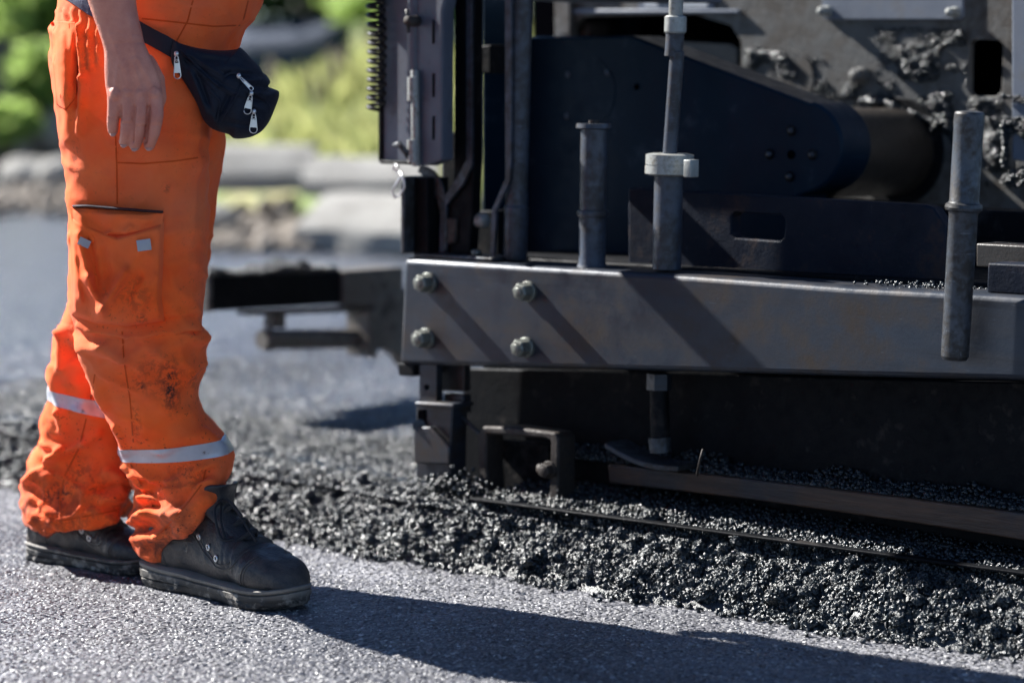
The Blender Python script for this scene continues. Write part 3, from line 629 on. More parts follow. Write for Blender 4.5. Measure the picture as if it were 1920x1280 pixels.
# uprights left of the housing
pr('mounting_post', [(756, 330), (801, 333), (803, 476), (753, 474)], .03, .09, 'black', vp=.03)
pr('post_flange', [(751, 334), (758, 331), (757, 476), (750, 476)], .0, .03, 'steel', vp=.0)
pr('hook_bracket', [(786, 310)] + arc(786, 392, 50, -88, -8, 10, 82) + [(836, 470), (828, 470), (824, 400), (818, 372)] + arc(776, 390, 34, -20, -80, 6, 68), .05, .058, 'steel', vp=.05)
pr('strut', [(806, 352), (826, 410), (826, 470), (806, 476)], .09, .10, 'rust', vp=.09)
pr('bent_plate', [(874, -330), (882, -330), (884, 310), (868, 345), (836, 385), (832, 474), (823, 474), (826, 378), (858, 330), (874, 300)], .05, .057, 'tube', vp=.05, bevel=.001)
pr('upright', [(853, -330), (893, -330), (889, 120), (889, 300), (885, 400), (880, 476), (838, 476), (838, 392), (850, 350)], .06, .085, 'black', vp=.06)
pr('cross_web', [(829, 248), (858, 248), (858, 390), (838, 392), (829, 330)], .10, .12, 'black', vp=.10)
pr('link_arm', [(886, 88), (920, 84), (920, 138), (886, 138)], .12, .18, 'black', vp=.12)
pr('base_web', [(838, 395), (935, 395), (935, 480), (838, 478)], .16, .19, 'black', vp=.16)
pr('clay_patch', [(838, 408), (860, 410), (858, 455), (841, 458)], .053, .064, 'rust', vp=.06)
k = Ml(880, 412, .08); MB().lathe(k, k + Vector((.045, -.0, 0)), [(0, .011), (.1, .014), (.9, .014), (1, .01)], 24).obj('adjuster_knob', MT['pale'], PV)
pr('guide_plate', [(946, -330), (958, -330), (958, 300), (955, 340), (930, 395), (926, 484), (918, 484), (922, 392), (947, 335)], .04, .047, 'tube', vp=.04, bevel=.001)
gp = rod('guide_tube', (984, -260), (966, 488), 21, .07, 'tube', prof=[(0, 1), (.86, 1), (.865, 1.1), (.99, 1.08), (1, .95)])
pr('guide_fin', [(944, -330), (966, -330), (962, 300), (946, 300)], .09, .12, 'black', vp=.09)

# arm housing (navy) with round cover and hub
hs = pr('arm_housing', [(905, 82), (922, 70), (1180, 67), (1186, 68), (1518, 193)] + arc(1500, 275, 79, -72, 78, 14, 88) + [(1495, 368), (1495, 560), (905, 560)], .40, .50, 'navy', bevel=.006, vp=.40)
rc = Ml(1104, 172, .40); r = rad(64, rc); MB().lathe(rc, rc + Vector((0, -.0012, 0)), [(0, r), (1, r)], 48).obj('round_cover', MT['navy'], hs, angle=28)
for x, y in ((1139, 137), (1065, 140), (1063, 218)): bolt(x, y, .3988, 5.5, .0025, hs, 'tube', 'cover_bolt')
for x, y in ((1485, 245), (1444, 289), (1524, 290), (1482, 331)):
    c = Ml(x, y, .40); r = rad(10, c); MB().lathe(c, c + Vector((0, -.003, 0)), [(0, r), (1, r), ], 24).obj('hub_screw', MT['black'], hs)
    MB().lathe(c + Vector((0, -.003, 0)), c + Vector((0, -.007, 0)), [(0, r * .6), (1, r * .55)], 6).obj('hub_screw', MT['tube'], hs)
for x, y, q in ((1484, 290, 8.5), (1194, 163, 6)):
    c = Ml(x, y, .40); r = rad(q, c); MB().cyl(c, c + Vector((0, -.002, 0)), r, None, 20).obj('bore_shade', MT['hole'], hs)  # raised near-black discs paint the shade inside the bores
# drive tube running from the housing into the machine wall
a = Ml(1484, 290, .49); WV = .86
b = Vector((a.x, WV, a.z)); r = rad(86, a); MB().lathe(a, b, [(0, r), (1, r)], 64).obj('drive_tube', MT['brown'], PV, angle=28)
fl = b + Vector((0, -.005, 0)); MB().lathe(fl, b, [(0, r * 1.22), (.3, r * 1.25), (1, r * 1.25)], 64).obj('tube_flange', MT['black'], PV, angle=28)
# machine wall with window opening and square hole
wall = pr('machine_wall', [(1040, -380), (2400, -420), (2400, 640), (1040, 640)], WV, WV + .02, 'wall', bevel=.002, vp=WV,
          holes=[[(1072, 52), (1090, 32), (1300, 27), (1370, 48), (1390, 78), (1390, 150), (1374, 240), (1072, 160)], [(1817, 84), (1826, 74), (1872, 76), (1880, 86), (1878, 170), (1868, 181), (1822, 180), (1815, 170)]])
c0_ = Ml(1045, -370, WV); c1_ = Ml(2390, -370, WV); MB().box((c0_.x, WV + .021, c0_.z), (c1_.x, WV + .30, c0_.z + .02)).obj('sun_stop_roof', MT['black'], PV); MB().box((c0_.x, WV + .021, .2), (c0_.x + .02, WV + .279, c0_.z - .001)).obj('sun_stop_sheet', MT['black'], PV)  # roof and side sheet added to keep sun out of the openings
pr('inner_wall', [(1000, -380), (2400, -420), (2400, 640), (1000, 640)], WV + .28, WV + .30, 'hole', vp=WV + .28, bevel=0)  # back wall coloured near-black so the openings look shaded
pr('wall_post', [(1040, -380), (1068, -380), (1068, 66), (1040, 66)], WV - .02, WV, 'wall', vp=WV - .02)
pr('inner_box', [(1180, 72), (1370, 82), (1383, 90), (1383, 300), (1180, 300)], WV + .05, WV + .2, 'brown', vp=WV + .05)
pr('inner_block', [(1072, 42), (1104, 42), (1104, 66), (1072, 66)], WV + .03, WV + .1, 'rust', vp=WV + .03)
pr('window_strip', [(1068, 18), (1385, 18), (1385, 26), (1068, 26)], WV - .01, WV, 'cover', vp=WV - .01)
lb = pr('label_plate', [(1196, -14), (1337, -14), (1337, 22), (1196, 22)], WV - .006, WV, 'cover', vp=WV - .006, bevel=.001)
pr('printed_sheet', [(1208, -10), (1326, -10), (1326, 14), (1208, 14)], WV - .008, WV - .006, 'label', lb, vp=WV - .008, bevel=0)
pr('lettering', [(1232, -6), (1262, -6), (1262, 10), (1232, 10)], WV - .009, WV - .008, 'navy', lb, vp=WV - .009, bevel=0)
ca = pr('access_cover', [(1541, -160), (1806, -160), (1806, 32), (1800, 38), (1548, 38), (1541, 32)], WV - .008, WV, 'cover', bevel=.003, vp=WV - .008)
for x, y in ((1553, 22), (1793, 24)): bolt(x, y, WV - .008, 9.5, .03, ca, 'pale')
d = Ml(1482, 147, WV); r = rad(52, d); MB().lathe(d, d - Vector((0, .004, 0)), [(0, r), (1, r)], 48).obj('round_plate', MT['wall'], PV, angle=28)
bolt(1616, 143, WV, 15, .03, PV, 'wall', 'plug')
pr('wall_ledge', [(1905, -380), (1925, -380), (1925, 350), (1905, 330)], WV - .05, WV, 'wall', vp=WV - .05)
pr('wall_column', [(1880, -380), (2300, -400), (2300, 340), (1884, 330)], WV - .20, WV - .012, 'wall', vp=WV - .20) if False else None
pr('corner_post', [(1897, -380), (2300, -400), (2300, 360), (1897, 300)], WV - .16, WV - .0, 'cover', vp=WV - .16)
# dark chassis and low plate with a slot
pr('chassis_block', [(1180, 300), (2400, 330), (2400, 760), (1180, 700)], .62, .80, 'black', vp=.62) if False else None
pr('chassis_side', [(1240, 374), (1560, 374), (1780, 390), (2400, 420), (2400, 760), (1240, 700)], .52, .60, 'black', vp=.52)
pr('slotted_plate', [(1178, 352), (1290, 359), (1735, 384), (1750, 390), (1772, 424), (1776, 760), (1178, 700)], .20, .23, 'plate', vp=.20, bevel=.003,
   holes=[[(1371, 405), (1378, 398), (1464, 403), (1472, 410), (1470, 445), (1462, 452), (1378, 446), (1371, 438)]])
pr('side_bracket', [(1830, 456), (2300, 480), (2300, 520), (1830, 500)], .10, .16, 'brown', vp=.10)
pr('side_block', [(1852, 493), (2300, 512), (2300, 575), (1850, 548)], .03, .09, 'plate', vp=.03)
pr('skirt_plate', [(868, 690), (2400, 730), (2400, 1150), (1140, 960), (868, 905)], .14, .16, 'black', vp=.14)
pr('frame_core', [(905, 480), (2400, 560), (2400, 800), (905, 720)], .17, .50, 'black', vp=.17)
# parts under the left end of the beam
pr('hinge_plate', [(786, 682), (818, 682), (818, 756), (786, 756)], .012, .03, 'beam', vp=.012, holes=[arc(800, 726, 5, 0, 330, 11)])
pr('side_lug', [(822, 680), (870, 680), (870, 734), (822, 732)], .05, .07, 'beam', vp=.05)
pr('stepped_plate', [(780, 757), (848, 761), (845, 832), (845, 905), (780, 895)], .0, .045, 'beam', vp=.0)
MB().cyl(Ml(786, 798, -.012), Ml(786, 798, .01), .012).obj('pivot_pin', MT['beam'], PV, angle=28)
pr('step_cover', [(832, 738), (868, 740), (868, 775), (832, 762)], .035, .06, 'beam', vp=.035)
MB().tube([Ml(858, 770, .03), Ml(880, 795, .03), Ml(905, 818, .02)], .004).obj('stay_wire', MT['steel'], PV)
pr('lower_plate', [(776, 800), (806, 800), (842, 838), (842, 870), (776, 868)], -.014, -.002, 'beam', vp=-.014)
pr('ledge', [(777, 753), (850, 757), (850, 766), (777, 762)], -.012, .046, 'beam', vp=-.012)
pr('recess_shade', [(783, 768), (797, 768), (797, 797), (783, 797)], -.003, .0, 'hole', vp=-.003, bevel=0)  # raised near-black patch, its colour stands for a hole's shade
fr = pr('end_frame', [(895, 814), (905, 799), (960, 801), (1040, 811), (1047, 822), (1046, 938), (1030, 936), (1032, 826), (1020, 821), (912, 813), (911, 860), (915, 922), (899, 920)], .01, .06, 'rust', vp=.01, bevel=.004)
pr('frame_back', [(915, 820), (1028, 832), (1028, 935), (915, 922)], .08, .10, 'black', vp=.08)
bolt(1031, 880, .0, 15, .02, fr, 'rust', 'nut'); MB().cyl(Ml(1012, 878, .015), Ml(1045, 882, .015), .010).obj('frame_pin', MT['rust'], fr)
ft = rod('levelling_foot', (1236, 728), (1238, 835), 18, .07, 'black'); rod('nut_collar', (1236, 700), (1236, 730), 24, .07, 'beam', ft, seg=6, prof=[(0, 1), (1, 1)])
rod('ball_joint', (1236, 820), (1238, 848), 21, .07, 'steel', ft)
f0 = Ml(1140, 828, .05); f1 = Ml(1278, 872, .05); dd = (f1 - f0)
m = MB(); n = 14; rg = []
for i in range(n + 1):
    t = i / n; p = f0 + dd * t + Vector((0, 0, -.012 * math.sin(t * 3.1416))); q = .055
    rg.append([p + Vector((0, -q * .2, 0)), p + Vector((0, q, 0)), p + Vector((0, q, -.010)), p + Vector((0, -q * .2, -.010))])
m.rings(rg).obj('foot_plate', MT['steel'], ft, bevel=.002, angle=50)
MB().tube([Ml(1318, 842, -.02), Ml(1313, 860, -.02), Ml(1306, 892, -.02)], .002).obj('marker_pin', MT['rust'], PV)
# wooden board and the strips below it
wb = pr('wooden_board', [(1138, 870), (1400, 898), (1700, 934), (1920, 962), (2300, 1010), (2300, 1068), (1920, 1013), (1700, 978), (1400, 935), (1142, 905)], .065, .12, 'wood', vp=.065, bevel=.003)
A = Mg(880, 938, .104); B = Mg(1920, 1079, .104); C_ = A + (B - A) * 1.4
m = MB(); T = Vector((0, 0, .005)); wv = Vector((0, .02, 0)); m.rings([[A, A + wv, A + wv + T, A + T], [B, B + wv, B + wv + T, B + T], [C_, C_ + wv, C_ + wv + T, C_ + T]]).obj('skid_strip', MT['black'], PV, bevel=.0015, angle=28)
A2 = Mg(1050, 925, .115); B2 = Mg(1330, 965, .112)
m = MB(); wv = Vector((0, .06, 0)); T = Vector((0, 0, -.025)); m.rings([[A2, A2 + wv, A2 + wv + T, A2 + T], [B2, B2 + wv, B2 + wv + T, B2 + T], [C_ + Vector((0, .09, .015)), C_ + Vector((0, .15, .015)), C_ + Vector((0, .15, -.01)), C_ + Vector((0, .09, -.01))]]).obj('rail_bar', MT['brown'], PV, bevel=.003)
# arm reaching out on the far side of the machine's left end
UA = Mu(750, 500, 0).x; UA = (W(750, 505, 6.0) - P0).dot(U)
def pu(name, px, du0, du1, mat, **k):
    g = [Mu(x, y, UA) for x, y in px]; rg = [[Vector((UA + du0, q.y, q.z)) for q in g], [Vector((UA + du1, q.y, q.z)) for q in g]]
    return MB().rings(rg).obj(name, MT[mat], ar, bevel=.003, angle=35, **k)
ar = bpy.data.objects.new('side_arm', None); COL.objects.link(ar); ar.parent = PV
pu('arm_plate', [(393, 519), (640, 510), (640, 570), (393, 583)], -.10, 0, 'black')
pu('arm_block', [(640, 508), (752, 500), (752, 575), (700, 575), (640, 572)], -.08, .01, 'armsteel_lit')
pu('arm_end', [(388, 514), (397, 514), (397, 585), (388, 585)], -.11, .004, 'armsteel_lit')
pu('pivot_plate', [(695, 560), (760, 540), (760, 690), (746, 668), (726, 655), (695, 655)], -.03, .012, 'armsteel_lit')
pu('slide_rail', [(470, 584), (690, 574), (690, 584), (470, 592)], -.05, .0, 'armsteel_lit')
pu('flange', [(676, 580), (692, 580), (692, 670), (676, 668)], -.05, .03, 'armsteel_lit')
pu('rail_post', [(518, 588), (542, 588), (542, 616), (514, 616)], -.04, -.01, 'armsteel_lit')
a = Mu(490, 637, UA - .02); b = Mu(690, 634, UA - .02); r = .026; MB().lathe(a, b, [(0, r * .85), (.03, r), (.08, r * 1.05), (.1, r * .93), (1, r * .93)], 32).obj('hydraulic_cylinder', MT['armsteel_lit'], ar, angle=28)
pv_ = lambda L: scatter(np.array([p for p, r in L]), np.array([r for p, r in L]), VAR1)
# ---- asphalt stuck on the machine
res = []
def stick(poly, v, n, r0, r1, jit=.006):
    xs = [p[0] for p in poly]; ys = [p[1] for p in poly]; c = 0; 
    while c < n:
        x = random.uniform(min(xs), max(xs)); y = random.uniform(min(ys), max(ys)); ins = False; j = len(poly) - 1
        for i in range(len(poly)):
            if (poly[i][1] > y) != (poly[j][1] > y) and x < (poly[j][0] - poly[i][0]) * (y - poly[i][1]) / (poly[j][1] - poly[i][1]) + poly[i][0]: ins = not ins
            j = i
        if ins:
            k = noise(np.array([[x, y, 0.]]), .03, 77, 2)[0]; c += 1
            if k < -.25: continue
            rr = random.uniform(r0, r1) * (1 + max(k, 0)); p = Ml(x, y, v - random.random() * jit * (1 + 2 * max(k, 0))); res.append((p[:], rr))
wv = WV
stick([(1800, 60), (1760, 90), (1690, 120), (1740, 180), (1800, 300), (1880, 350), (1900, 340), (1880, 190), (1812, 185), (1812, 75)], wv, 9000, .0012, .0034, .005)
stick([(1660, 90), (1800, 70), (1810, 190), (1700, 190)], wv, 1600, .0014, .003, .002)
stick([(1780, 215), (1850, 200), (1890, 340), (1850, 350)], wv - .002, 3600, .0014, .0036, .006)
stick([(1400, 95), (1470, 100), (1500, 150), (1440, 140), (1395, 120)], wv, 1300, .0012, .003, .003)
stick([(1540, 145), (1600, 160), (1610, 185), (1560, 180)], wv, 700, .0012, .003, .003)
stick([(1640, 50), (1810, 55), (1810, 184), (1884, 190), (1890, 350), (1760, 300), (1640, 180)], wv, 5000, .0008, .0022, .001)
stick([(1400, 85), (1640, 130), (1600, 190), (1400, 150)], wv, 1500, .0008, .002, .001)
stick([(1880, 180), (1920, 180), (1930, 350), (1880, 350)], wv - .162, 1200, .0015, .004)
stick([(1590, 190), (1640, 180), (1760, 230), (1745, 250), (1660, 195)], wv - .006, 2200, .0014, .0036, .008)
L = [(random.uniform(0, 1), random.uniform(0, 1)) for _ in range(800)]
c0 = Ml(1560, 538, .03); c1 = Ml(2300, 585, .03)
for t, q in L:
    k = noise(np.array([[t * 9, 0, 0]]), 1, 5, 2)[0]
    if t < .18 and random.random() > t * 4: continue
    p = c0.lerp(c1, t); res.append(((p.x, .045 + q * .07, p.z + .001 + random.random() * .006 * (1 + k)), random.uniform(.0015, .004)))
# on the board and between board and strip
for _ in range(4600):
    t = random.random(); px = 1050 + t * 900; k = noise(np.array([[px * .012, 3, 0]]), 1, 9, 2)[0]
    v = random.uniform(.08, .139); base = Ml(px, 862 + (px - 1140) * .117, .065).z
    p = Vector((Ml(px, 900, v).x, v, base - .006 + random.random() ** 2 * (.012 + .012 * max(min(k, .5), -.4)) * (.4 + (v - .08) / .05))); res.append((p[:], random.uniform(.0022, .0058)))
for _ in range(9000):
    t = random.random(); q = random.random(); p = A.lerp(C_, t * .75); res.append(((p.x, p.y + .02 + q * .17, p.z - .012 + q * .026 + random.random() * .010), random.uniform(.002, .0052)))
# piled round the left end
for cx, cy, n, s in ((845, 905, 150, 26), (815, 912, 110, 26), (880, 925, 120, 30), (960, 948, 120, 45), (1000, 946, 100, 50)):
    for _ in range(n):
        x = random.gauss(cx, s); y = random.gauss(cy, 11); res.append((Ml(x, y, random.uniform(-.06, .03))[:], random.uniform(.002, .0055)))
v_, f_ = scatter(np.array([a for a, b in res]), np.array([b for a, b in res]), VAR1)
link('stuck_asphalt', mesh_np('x', v_, f_), MT['crumb'], PV, kind='stuff')
res = []
for _ in range(1500):
    x = random.uniform(393, 640); k = noise(np.array([[x * .04, 3, 0]]), 1, 19, 2)[0]; q = Mu(x, 518 - (x - 393) * .035, UA); res.append(((UA - random.random() * .1, q.y, q.z + random.random() * (.008 + .014 * max(0, k) + .02 * math.exp(-((x - 560) / 22) ** 2))), random.uniform(.002, .006)))
v_, f_ = scatter(np.array([a for a, b in res]), np.array([b for a, b in res]), VAR1)
link('asphalt_crust', mesh_np('x', v_, f_), MT['crumb'], ar, kind='stuff')
# ------------------------------------------------------------------ worker
hp = G(300, 1100)
PE = thing('person', (hp.x, 4.1, 0), 'worker in orange high visibility trousers and black boots standing beside the paver', 'person')
NA = 96
def ring(L, Rr, D, hd, dd=0., ex=2.25):
    pL = W(*L, D + dd); pR = W(*Rr, D - dd); c = (pL + pR) / 2; a = (pR - pL) / 2; b = Vector((0, hd, 0)); out = []
    for k in range(NA):
        t = 2 * math.pi * k / NA; ct, st = math.cos(t), math.sin(t); e = 2 / ex
        out.append(c + a * (abs(ct) ** e * (1 if ct > 0 else -1)) + b * (abs(st) ** e * (1 if st > 0 else -1)))
    return out
def loft(m, rows, n=5, tilt=0., **k):
    rr = cr(rows, n); m.rings([ring((q[0], q[1]), (q[2], q[3]), q[4], q[5], dd=tilt * min(1, max(0, ((q[1] + q[3]) / 2 - 720) / 180)), **k) for q in rr])
near = [(125, 30, 420, 45, 4.01, .10), (112, 75, 410, 95, 3.985, .108), (104, 130, 402, 150, 3.968, .108), (108, 200, 398, 205, 3.96, .108), (118, 250, 391, 255, 3.96, .106), (122, 300, 388, 300, 3.96, .104), (130, 385, 388, 390, 3.96, .102), (133, 450, 387, 450, 3.965, .10),
        (132, 540, 386, 530, 3.97, .096), (134, 585, 383, 588, 3.975, .093), (147, 618, 374, 612, 3.98, .086), (156, 650, 385, 642, 3.985, .088), (172, 700, 380, 690, 4.0, .087), (198, 760, 371, 745, 4.02, .085), (220, 820, 382, 787, 4.04, .084),
        (233, 850, 416, 828, 4.06, .084), (245, 880, 430, 862, 4.07, .082), (257, 915, 425, 893, 4.065, .082), (253, 948, 421, 900, 4.058, .085), (257, 985, 416, 906, 4.055, .088), (258, 1022, 418, 912, 4.053, .090), (285, 1050, 416, 922, 4.053, .090)]
fard = [(210, 150, 416, 160, 4.14, .10), (210, 250, 418, 255, 4.14, .10), (215, 350, 406, 350, 4.15, .098), (190, 430, 397, 430, 4.16, .095), (160, 510, 385, 510, 4.17, .092), (130, 570, 370, 570, 4.18, .09),
        (112, 625, 330, 620, 4.19, .086), (103, 680, 290, 670, 4.20, .084), (93, 740, 262, 735, 4.21, .082), (80, 800, 250, 800, 4.22, .082), (62, 855, 250, 850, 4.23, .08), (51, 905, 253, 893, 4.23, .082), (47, 950, 234, 930, 4.225, .084), (50, 986, 238, 970, 4.22, .084)]
hipr = [(150, -300, 440, -330, 4.05, .155), (135, -200, 492, -220, 4.05, .16), (124, -100, 510, -110, 4.05, .165), (117, -20, 498, -20, 4.05, .168), (112, 25, 482, 25, 4.05, .17), (100, 60, 456, 60, 4.05, .172), (98, 100, 440, 100, 4.05, .174), (103, 160, 420, 160, 4.05, .172), (110, 220, 402, 215, 4.05, .165), (125, 280, 385, 270, 4.05, .14), (170, 320, 350, 315, 4.05, .08)]
m = MB(); loft(m, near, tilt=.062); loft(m, fard, tilt=.05); loft(m, hipr, ex=2.1)
tm = remesh(m.mesh(), .0042, 6, .5)

# folds: (x0,y0,x1,y1,width px,height m) ridges on the camera side, read off the photo
folds_near = [(148, 432, 168, 520, 9, .006), (168, 520, 192, 588, 9, .007), (196, 585, 236, 512, 11, .008), (137, 440, 150, 560, 6, .004), (245, 505, 275, 460, 10, .003), (215, 450, 240, 430, 9, .003),
    (160, 652, 200, 645, 13, .008), (200, 645, 232, 668, 9, .008), (165, 668, 200, 760, 8, .005), (150, 608, 240, 628, 6, .006), (240, 628, 380, 606, 7, .006), (240, 608, 370, 594, 6, -.006), (290, 650, 375, 628, 12, .006), (300, 672, 378, 690, 16, .004), (255, 640, 330, 638, 8, -.004),
    (240, 700, 330, 780, 16, .002), (330, 700, 372, 680, 14, -.004), (216, 800, 238, 850, 6, .004), (238, 868, 285, 915, 8, .006), (262, 880, 330, 905, 9, .006), (330, 905, 400, 870, 12, .007), (262, 925, 300, 930, 7, -.006), (268, 935, 330, 925, 9, .009), (330, 925, 395, 905, 10, .007),
    (258, 975, 285, 962, 8, .009), (285, 962, 340, 966, 9, .008), (340, 966, 385, 935, 9, .006), (262, 950, 300, 948, 6, -.008), (270, 990, 320, 992, 7, -.006), (262, 1008, 300, 1004, 8, .008), (300, 1004, 345, 985, 8, .004), (300, 842, 370, 812, 10, .003), (380, 815, 420, 850, 16, .006), (395, 880, 340, 945, 6, -.005),
    (150, 50, 158, 150, 6, .007), (158, 150, 152, 250, 7, .006), (168, 60, 172, 130, 5, .005), (185, 60, 188, 120, 5, .005), (135, 45, 138, 90, 4, .005), (110, 60, 128, 180, 12, .005), (128, 180, 130, 260, 12, .004), (142, 80, 143, 200, 4, -.006), (250, 260, 384, 300, 25, .003), (384, 300, 320, 360, 14, .004), (300, 440, 385, 425, 12, .003), (310, 480, 386, 470, 10, -.003), (300, 565, 386, 545, 14, .004)]
folds_far = [(118, 625, 120, 690, 8, .008), (120, 625, 158, 660, 10, .006), (140, 665, 180, 640, 14, -.006), (100, 690, 118, 770, 9, .007), (118, 770, 120, 805, 8, .008), (75, 832, 118, 838, 6, .006), (118, 838, 62, 898, 7, .007), (105, 855, 160, 828, 7, .009), (160, 828, 185, 812, 8, .006), (72, 808, 78, 870, 9, -.006),
    (80, 870, 100, 880, 8, -.006), (60, 905, 95, 890, 9, .005), (125, 915, 180, 925, 9, .004), (170, 922, 235, 905, 6, -.008), (190, 940, 225, 918, 6, .007), (200, 885, 245, 905, 10, .007), (150, 945, 232, 948, 7, -.004), (160, 700, 180, 760, 14, -.004), (150, 770, 215, 790, 14, .004)]
FA = 1.5
def apply_folds(me, folds, mask):
    v = getv(me); n = getn(me); x, y = proj(v); d = np.zeros(len(v))
    for x0, y0, x1, y1, w, a in folds:
        L = math.hypot(x1 - x0, y1 - y0); ux, uy = (x1 - x0) / L, (y1 - y0) / L; s = (x - x0) * ux + (y - y0) * uy; q = (x - x0) * -uy + (y - y0) * ux
        e = np.where(s < 0, -s, np.where(s > L, s - L, 0)); d += FA * a * np.exp(-(q / w) ** 2 - (e / (w * .9)) ** 2)
    k = np.clip(-n[:, 1] * 1.6 + .35, 0, 1) * mask; return v, n, x, y, d * k
v = getv(tm); x, y = proj(v)
isnear = (v[:, 1] < 4.062 + .0 * y) | (y < 300)
# lower legs: classify by which loft axis is closer in depth
yn = np.interp(y, [150, 600, 1050], [3.96, 3.975, 4.10]); yf = np.interp(y, [150, 600, 985], [4.14, 4.185, 4.25]); isnear = np.abs(v[:, 1] - yn) < np.abs(v[:, 1] - yf)
v, n, x, y, d1 = apply_folds(tm, folds_near, isnear); _, _, _, _, d2 = apply_folds(tm, folds_far, (~isnear) | (y > 560) & (v[:, 1] > 4.1))
back = np.clip(n[:, 1] * 1.5 + .5, 0, 1)
P = v * np.array([1, 1, 1.]); low = np.clip((y - 560) / 300, 0, 1)
def ridge(Q, seed, p=2.): return (1 - np.abs(noise(Q, 1., seed, 2)) * 1.25).clip(0, 1) ** p
wz = P[:, 2] + .45 * P[:, 0] + .02 * noise(P, 9, 57)
hf = ridge(np.c_[P[:, 0] * 8, P[:, 1] * 8, wz * 21], 55); hf2 = ridge(np.c_[P[:, 0] * 13, P[:, 1] * 13, (P[:, 2] - .5 * P[:, 0]) * 30], 56); vf = ridge(np.c_[P[:, 0] * 15, P[:, 1] * 15, P[:, 2] * 3.2], 58)
cuff = np.clip((y - 850) / 90, 0, 1); knee = np.exp(-((y - 650) / 65) ** 2) * (~((y < 612) & (x < 312))); thigh = np.clip((560 - y) / 100, 0, 1)
wrk = (hf - .35) * (.0095 * cuff + .0085 * knee + .0034) + (hf2 - .35) * (.0050 * cuff + .0040 * knee + .0020) + (vf - .35) * .0032 * thigh * (y > 130)
rn = 1 - np.abs(noise(P * np.array([1, 1, 1.7]) + noise(P, 6, 51)[:, None] * .06, 11, 52)) * 2; rn2 = 1 - np.abs(noise(P * np.array([1, 1, 1.8]), 24, 53)) * 2
d = d1 + d2 + (rn * .0042 + rn2 * .0020) * (.35 + .65 * low) + back * rn * .004 * low + noise(P, 45, 54) * .0005 + wrk
d += np.where((y < 130) & (y > 20) & (x < 260), np.sin(x * .42 + noise(P, 12, 5) * 2) * .0022 * np.clip((130 - y) / 80, 0, 1), 0)
setv(tm, v + n * d[:, None]); TM = tm
BT = bvh(tm)
trousers = link('trousers', tm.copy(), MT['orange'], PE, world=True)

def onto(px, py, off=0., ymax=None, tree=None):
    o = CAMLOC; dr = ray(px, py).normalized(); h = (tree or BT).ray_cast(o, dr)
    if h[0] is None: return None
    nn = h[1] if h[1].dot(dr) < 0 else -h[1]
    return h[0] + nn * off
def spread_pts(pts, step):
    out = []
    for a, b in zip(pts, pts[1:]):
        n = max(1, int(math.hypot(b[0] - a[0], b[1] - a[1]) / step)); out += [(a[0] + (b[0] - a[0]) * k / n, a[1] + (b[1] - a[1]) * k / n) for k in range(n)]
    return out + [pts[-1]]
def ribbon(name, pts, w, th, mat, parent, off=0, smooth=2, rnd=False, tree=None):
    """flat strip w px wide following the cloth"""
    c = spread_pts(pts, 5); L, Rr = [], []
    for i, (x, y) in enumerate(c):
        a = c[max(i - 1, 0)]; b = c[min(i + 1, len(c) - 1)]; dx, dy = b[0] - a[0], b[1] - a[1]; l = math.hypot(dx, dy); nx, ny = -dy / l * w / 2, dx / l * w / 2
        p = [onto(x - nx, y - ny, 0, tree=tree), onto(x, y, 0, tree=tree), onto(x + nx, y + ny, 0, tree=tree)]
        if None in p: continue
        L.append(p)
    for _ in range(smooth):
        L = [[(L[max(i - 1, 0)][k] + L[i][k] * 2 + L[min(i + 1, len(L) - 1)][k]) / 4 for k in range(3)] for i in range(len(L))]
    up = lambda p, h: p + (CAMLOC - p).normalized() * h
    m = MB(); m.rings([[up(a, -.003), up(a, th + off), up(b, th * (1.5 if rnd else 1.1) + off), up(c_, th + off), up(c_, -.003)] for a, b, c_ in L]); return m.obj(name, MT[mat], parent, world=True, angle=60)
sm = []
for pts in ([(214, 175), (216, 240), (219, 310), (220, 384)], [(219, 305), (270, 307), (330, 302), (384, 294)], [(229, 620), (233, 680), (244, 750), (250, 830)], [(143, 45), (145, 110), (143, 180), (122, 208)], [(244, 868), (262, 905), (272, 930)], [(362, 0), (352, 40), (330, 80)], [(265, 35), (330, 42), (400, 50), (452, 48)], [(466, 0), (456, 40)], [(178, 700), (170, 750), (158, 800), (148, 840)], [(148, 840), (122, 890), (112, 930), (112, 975)], [(247, 905), (285, 925), (283, 960)], [(388, 870), (380, 905), (350, 945), (300, 1000)], [(60, 968), (120, 975), (225, 955)]):
    ribbon('seam', pts, 2.8, .0005, 'seam', trousers, smooth=1)

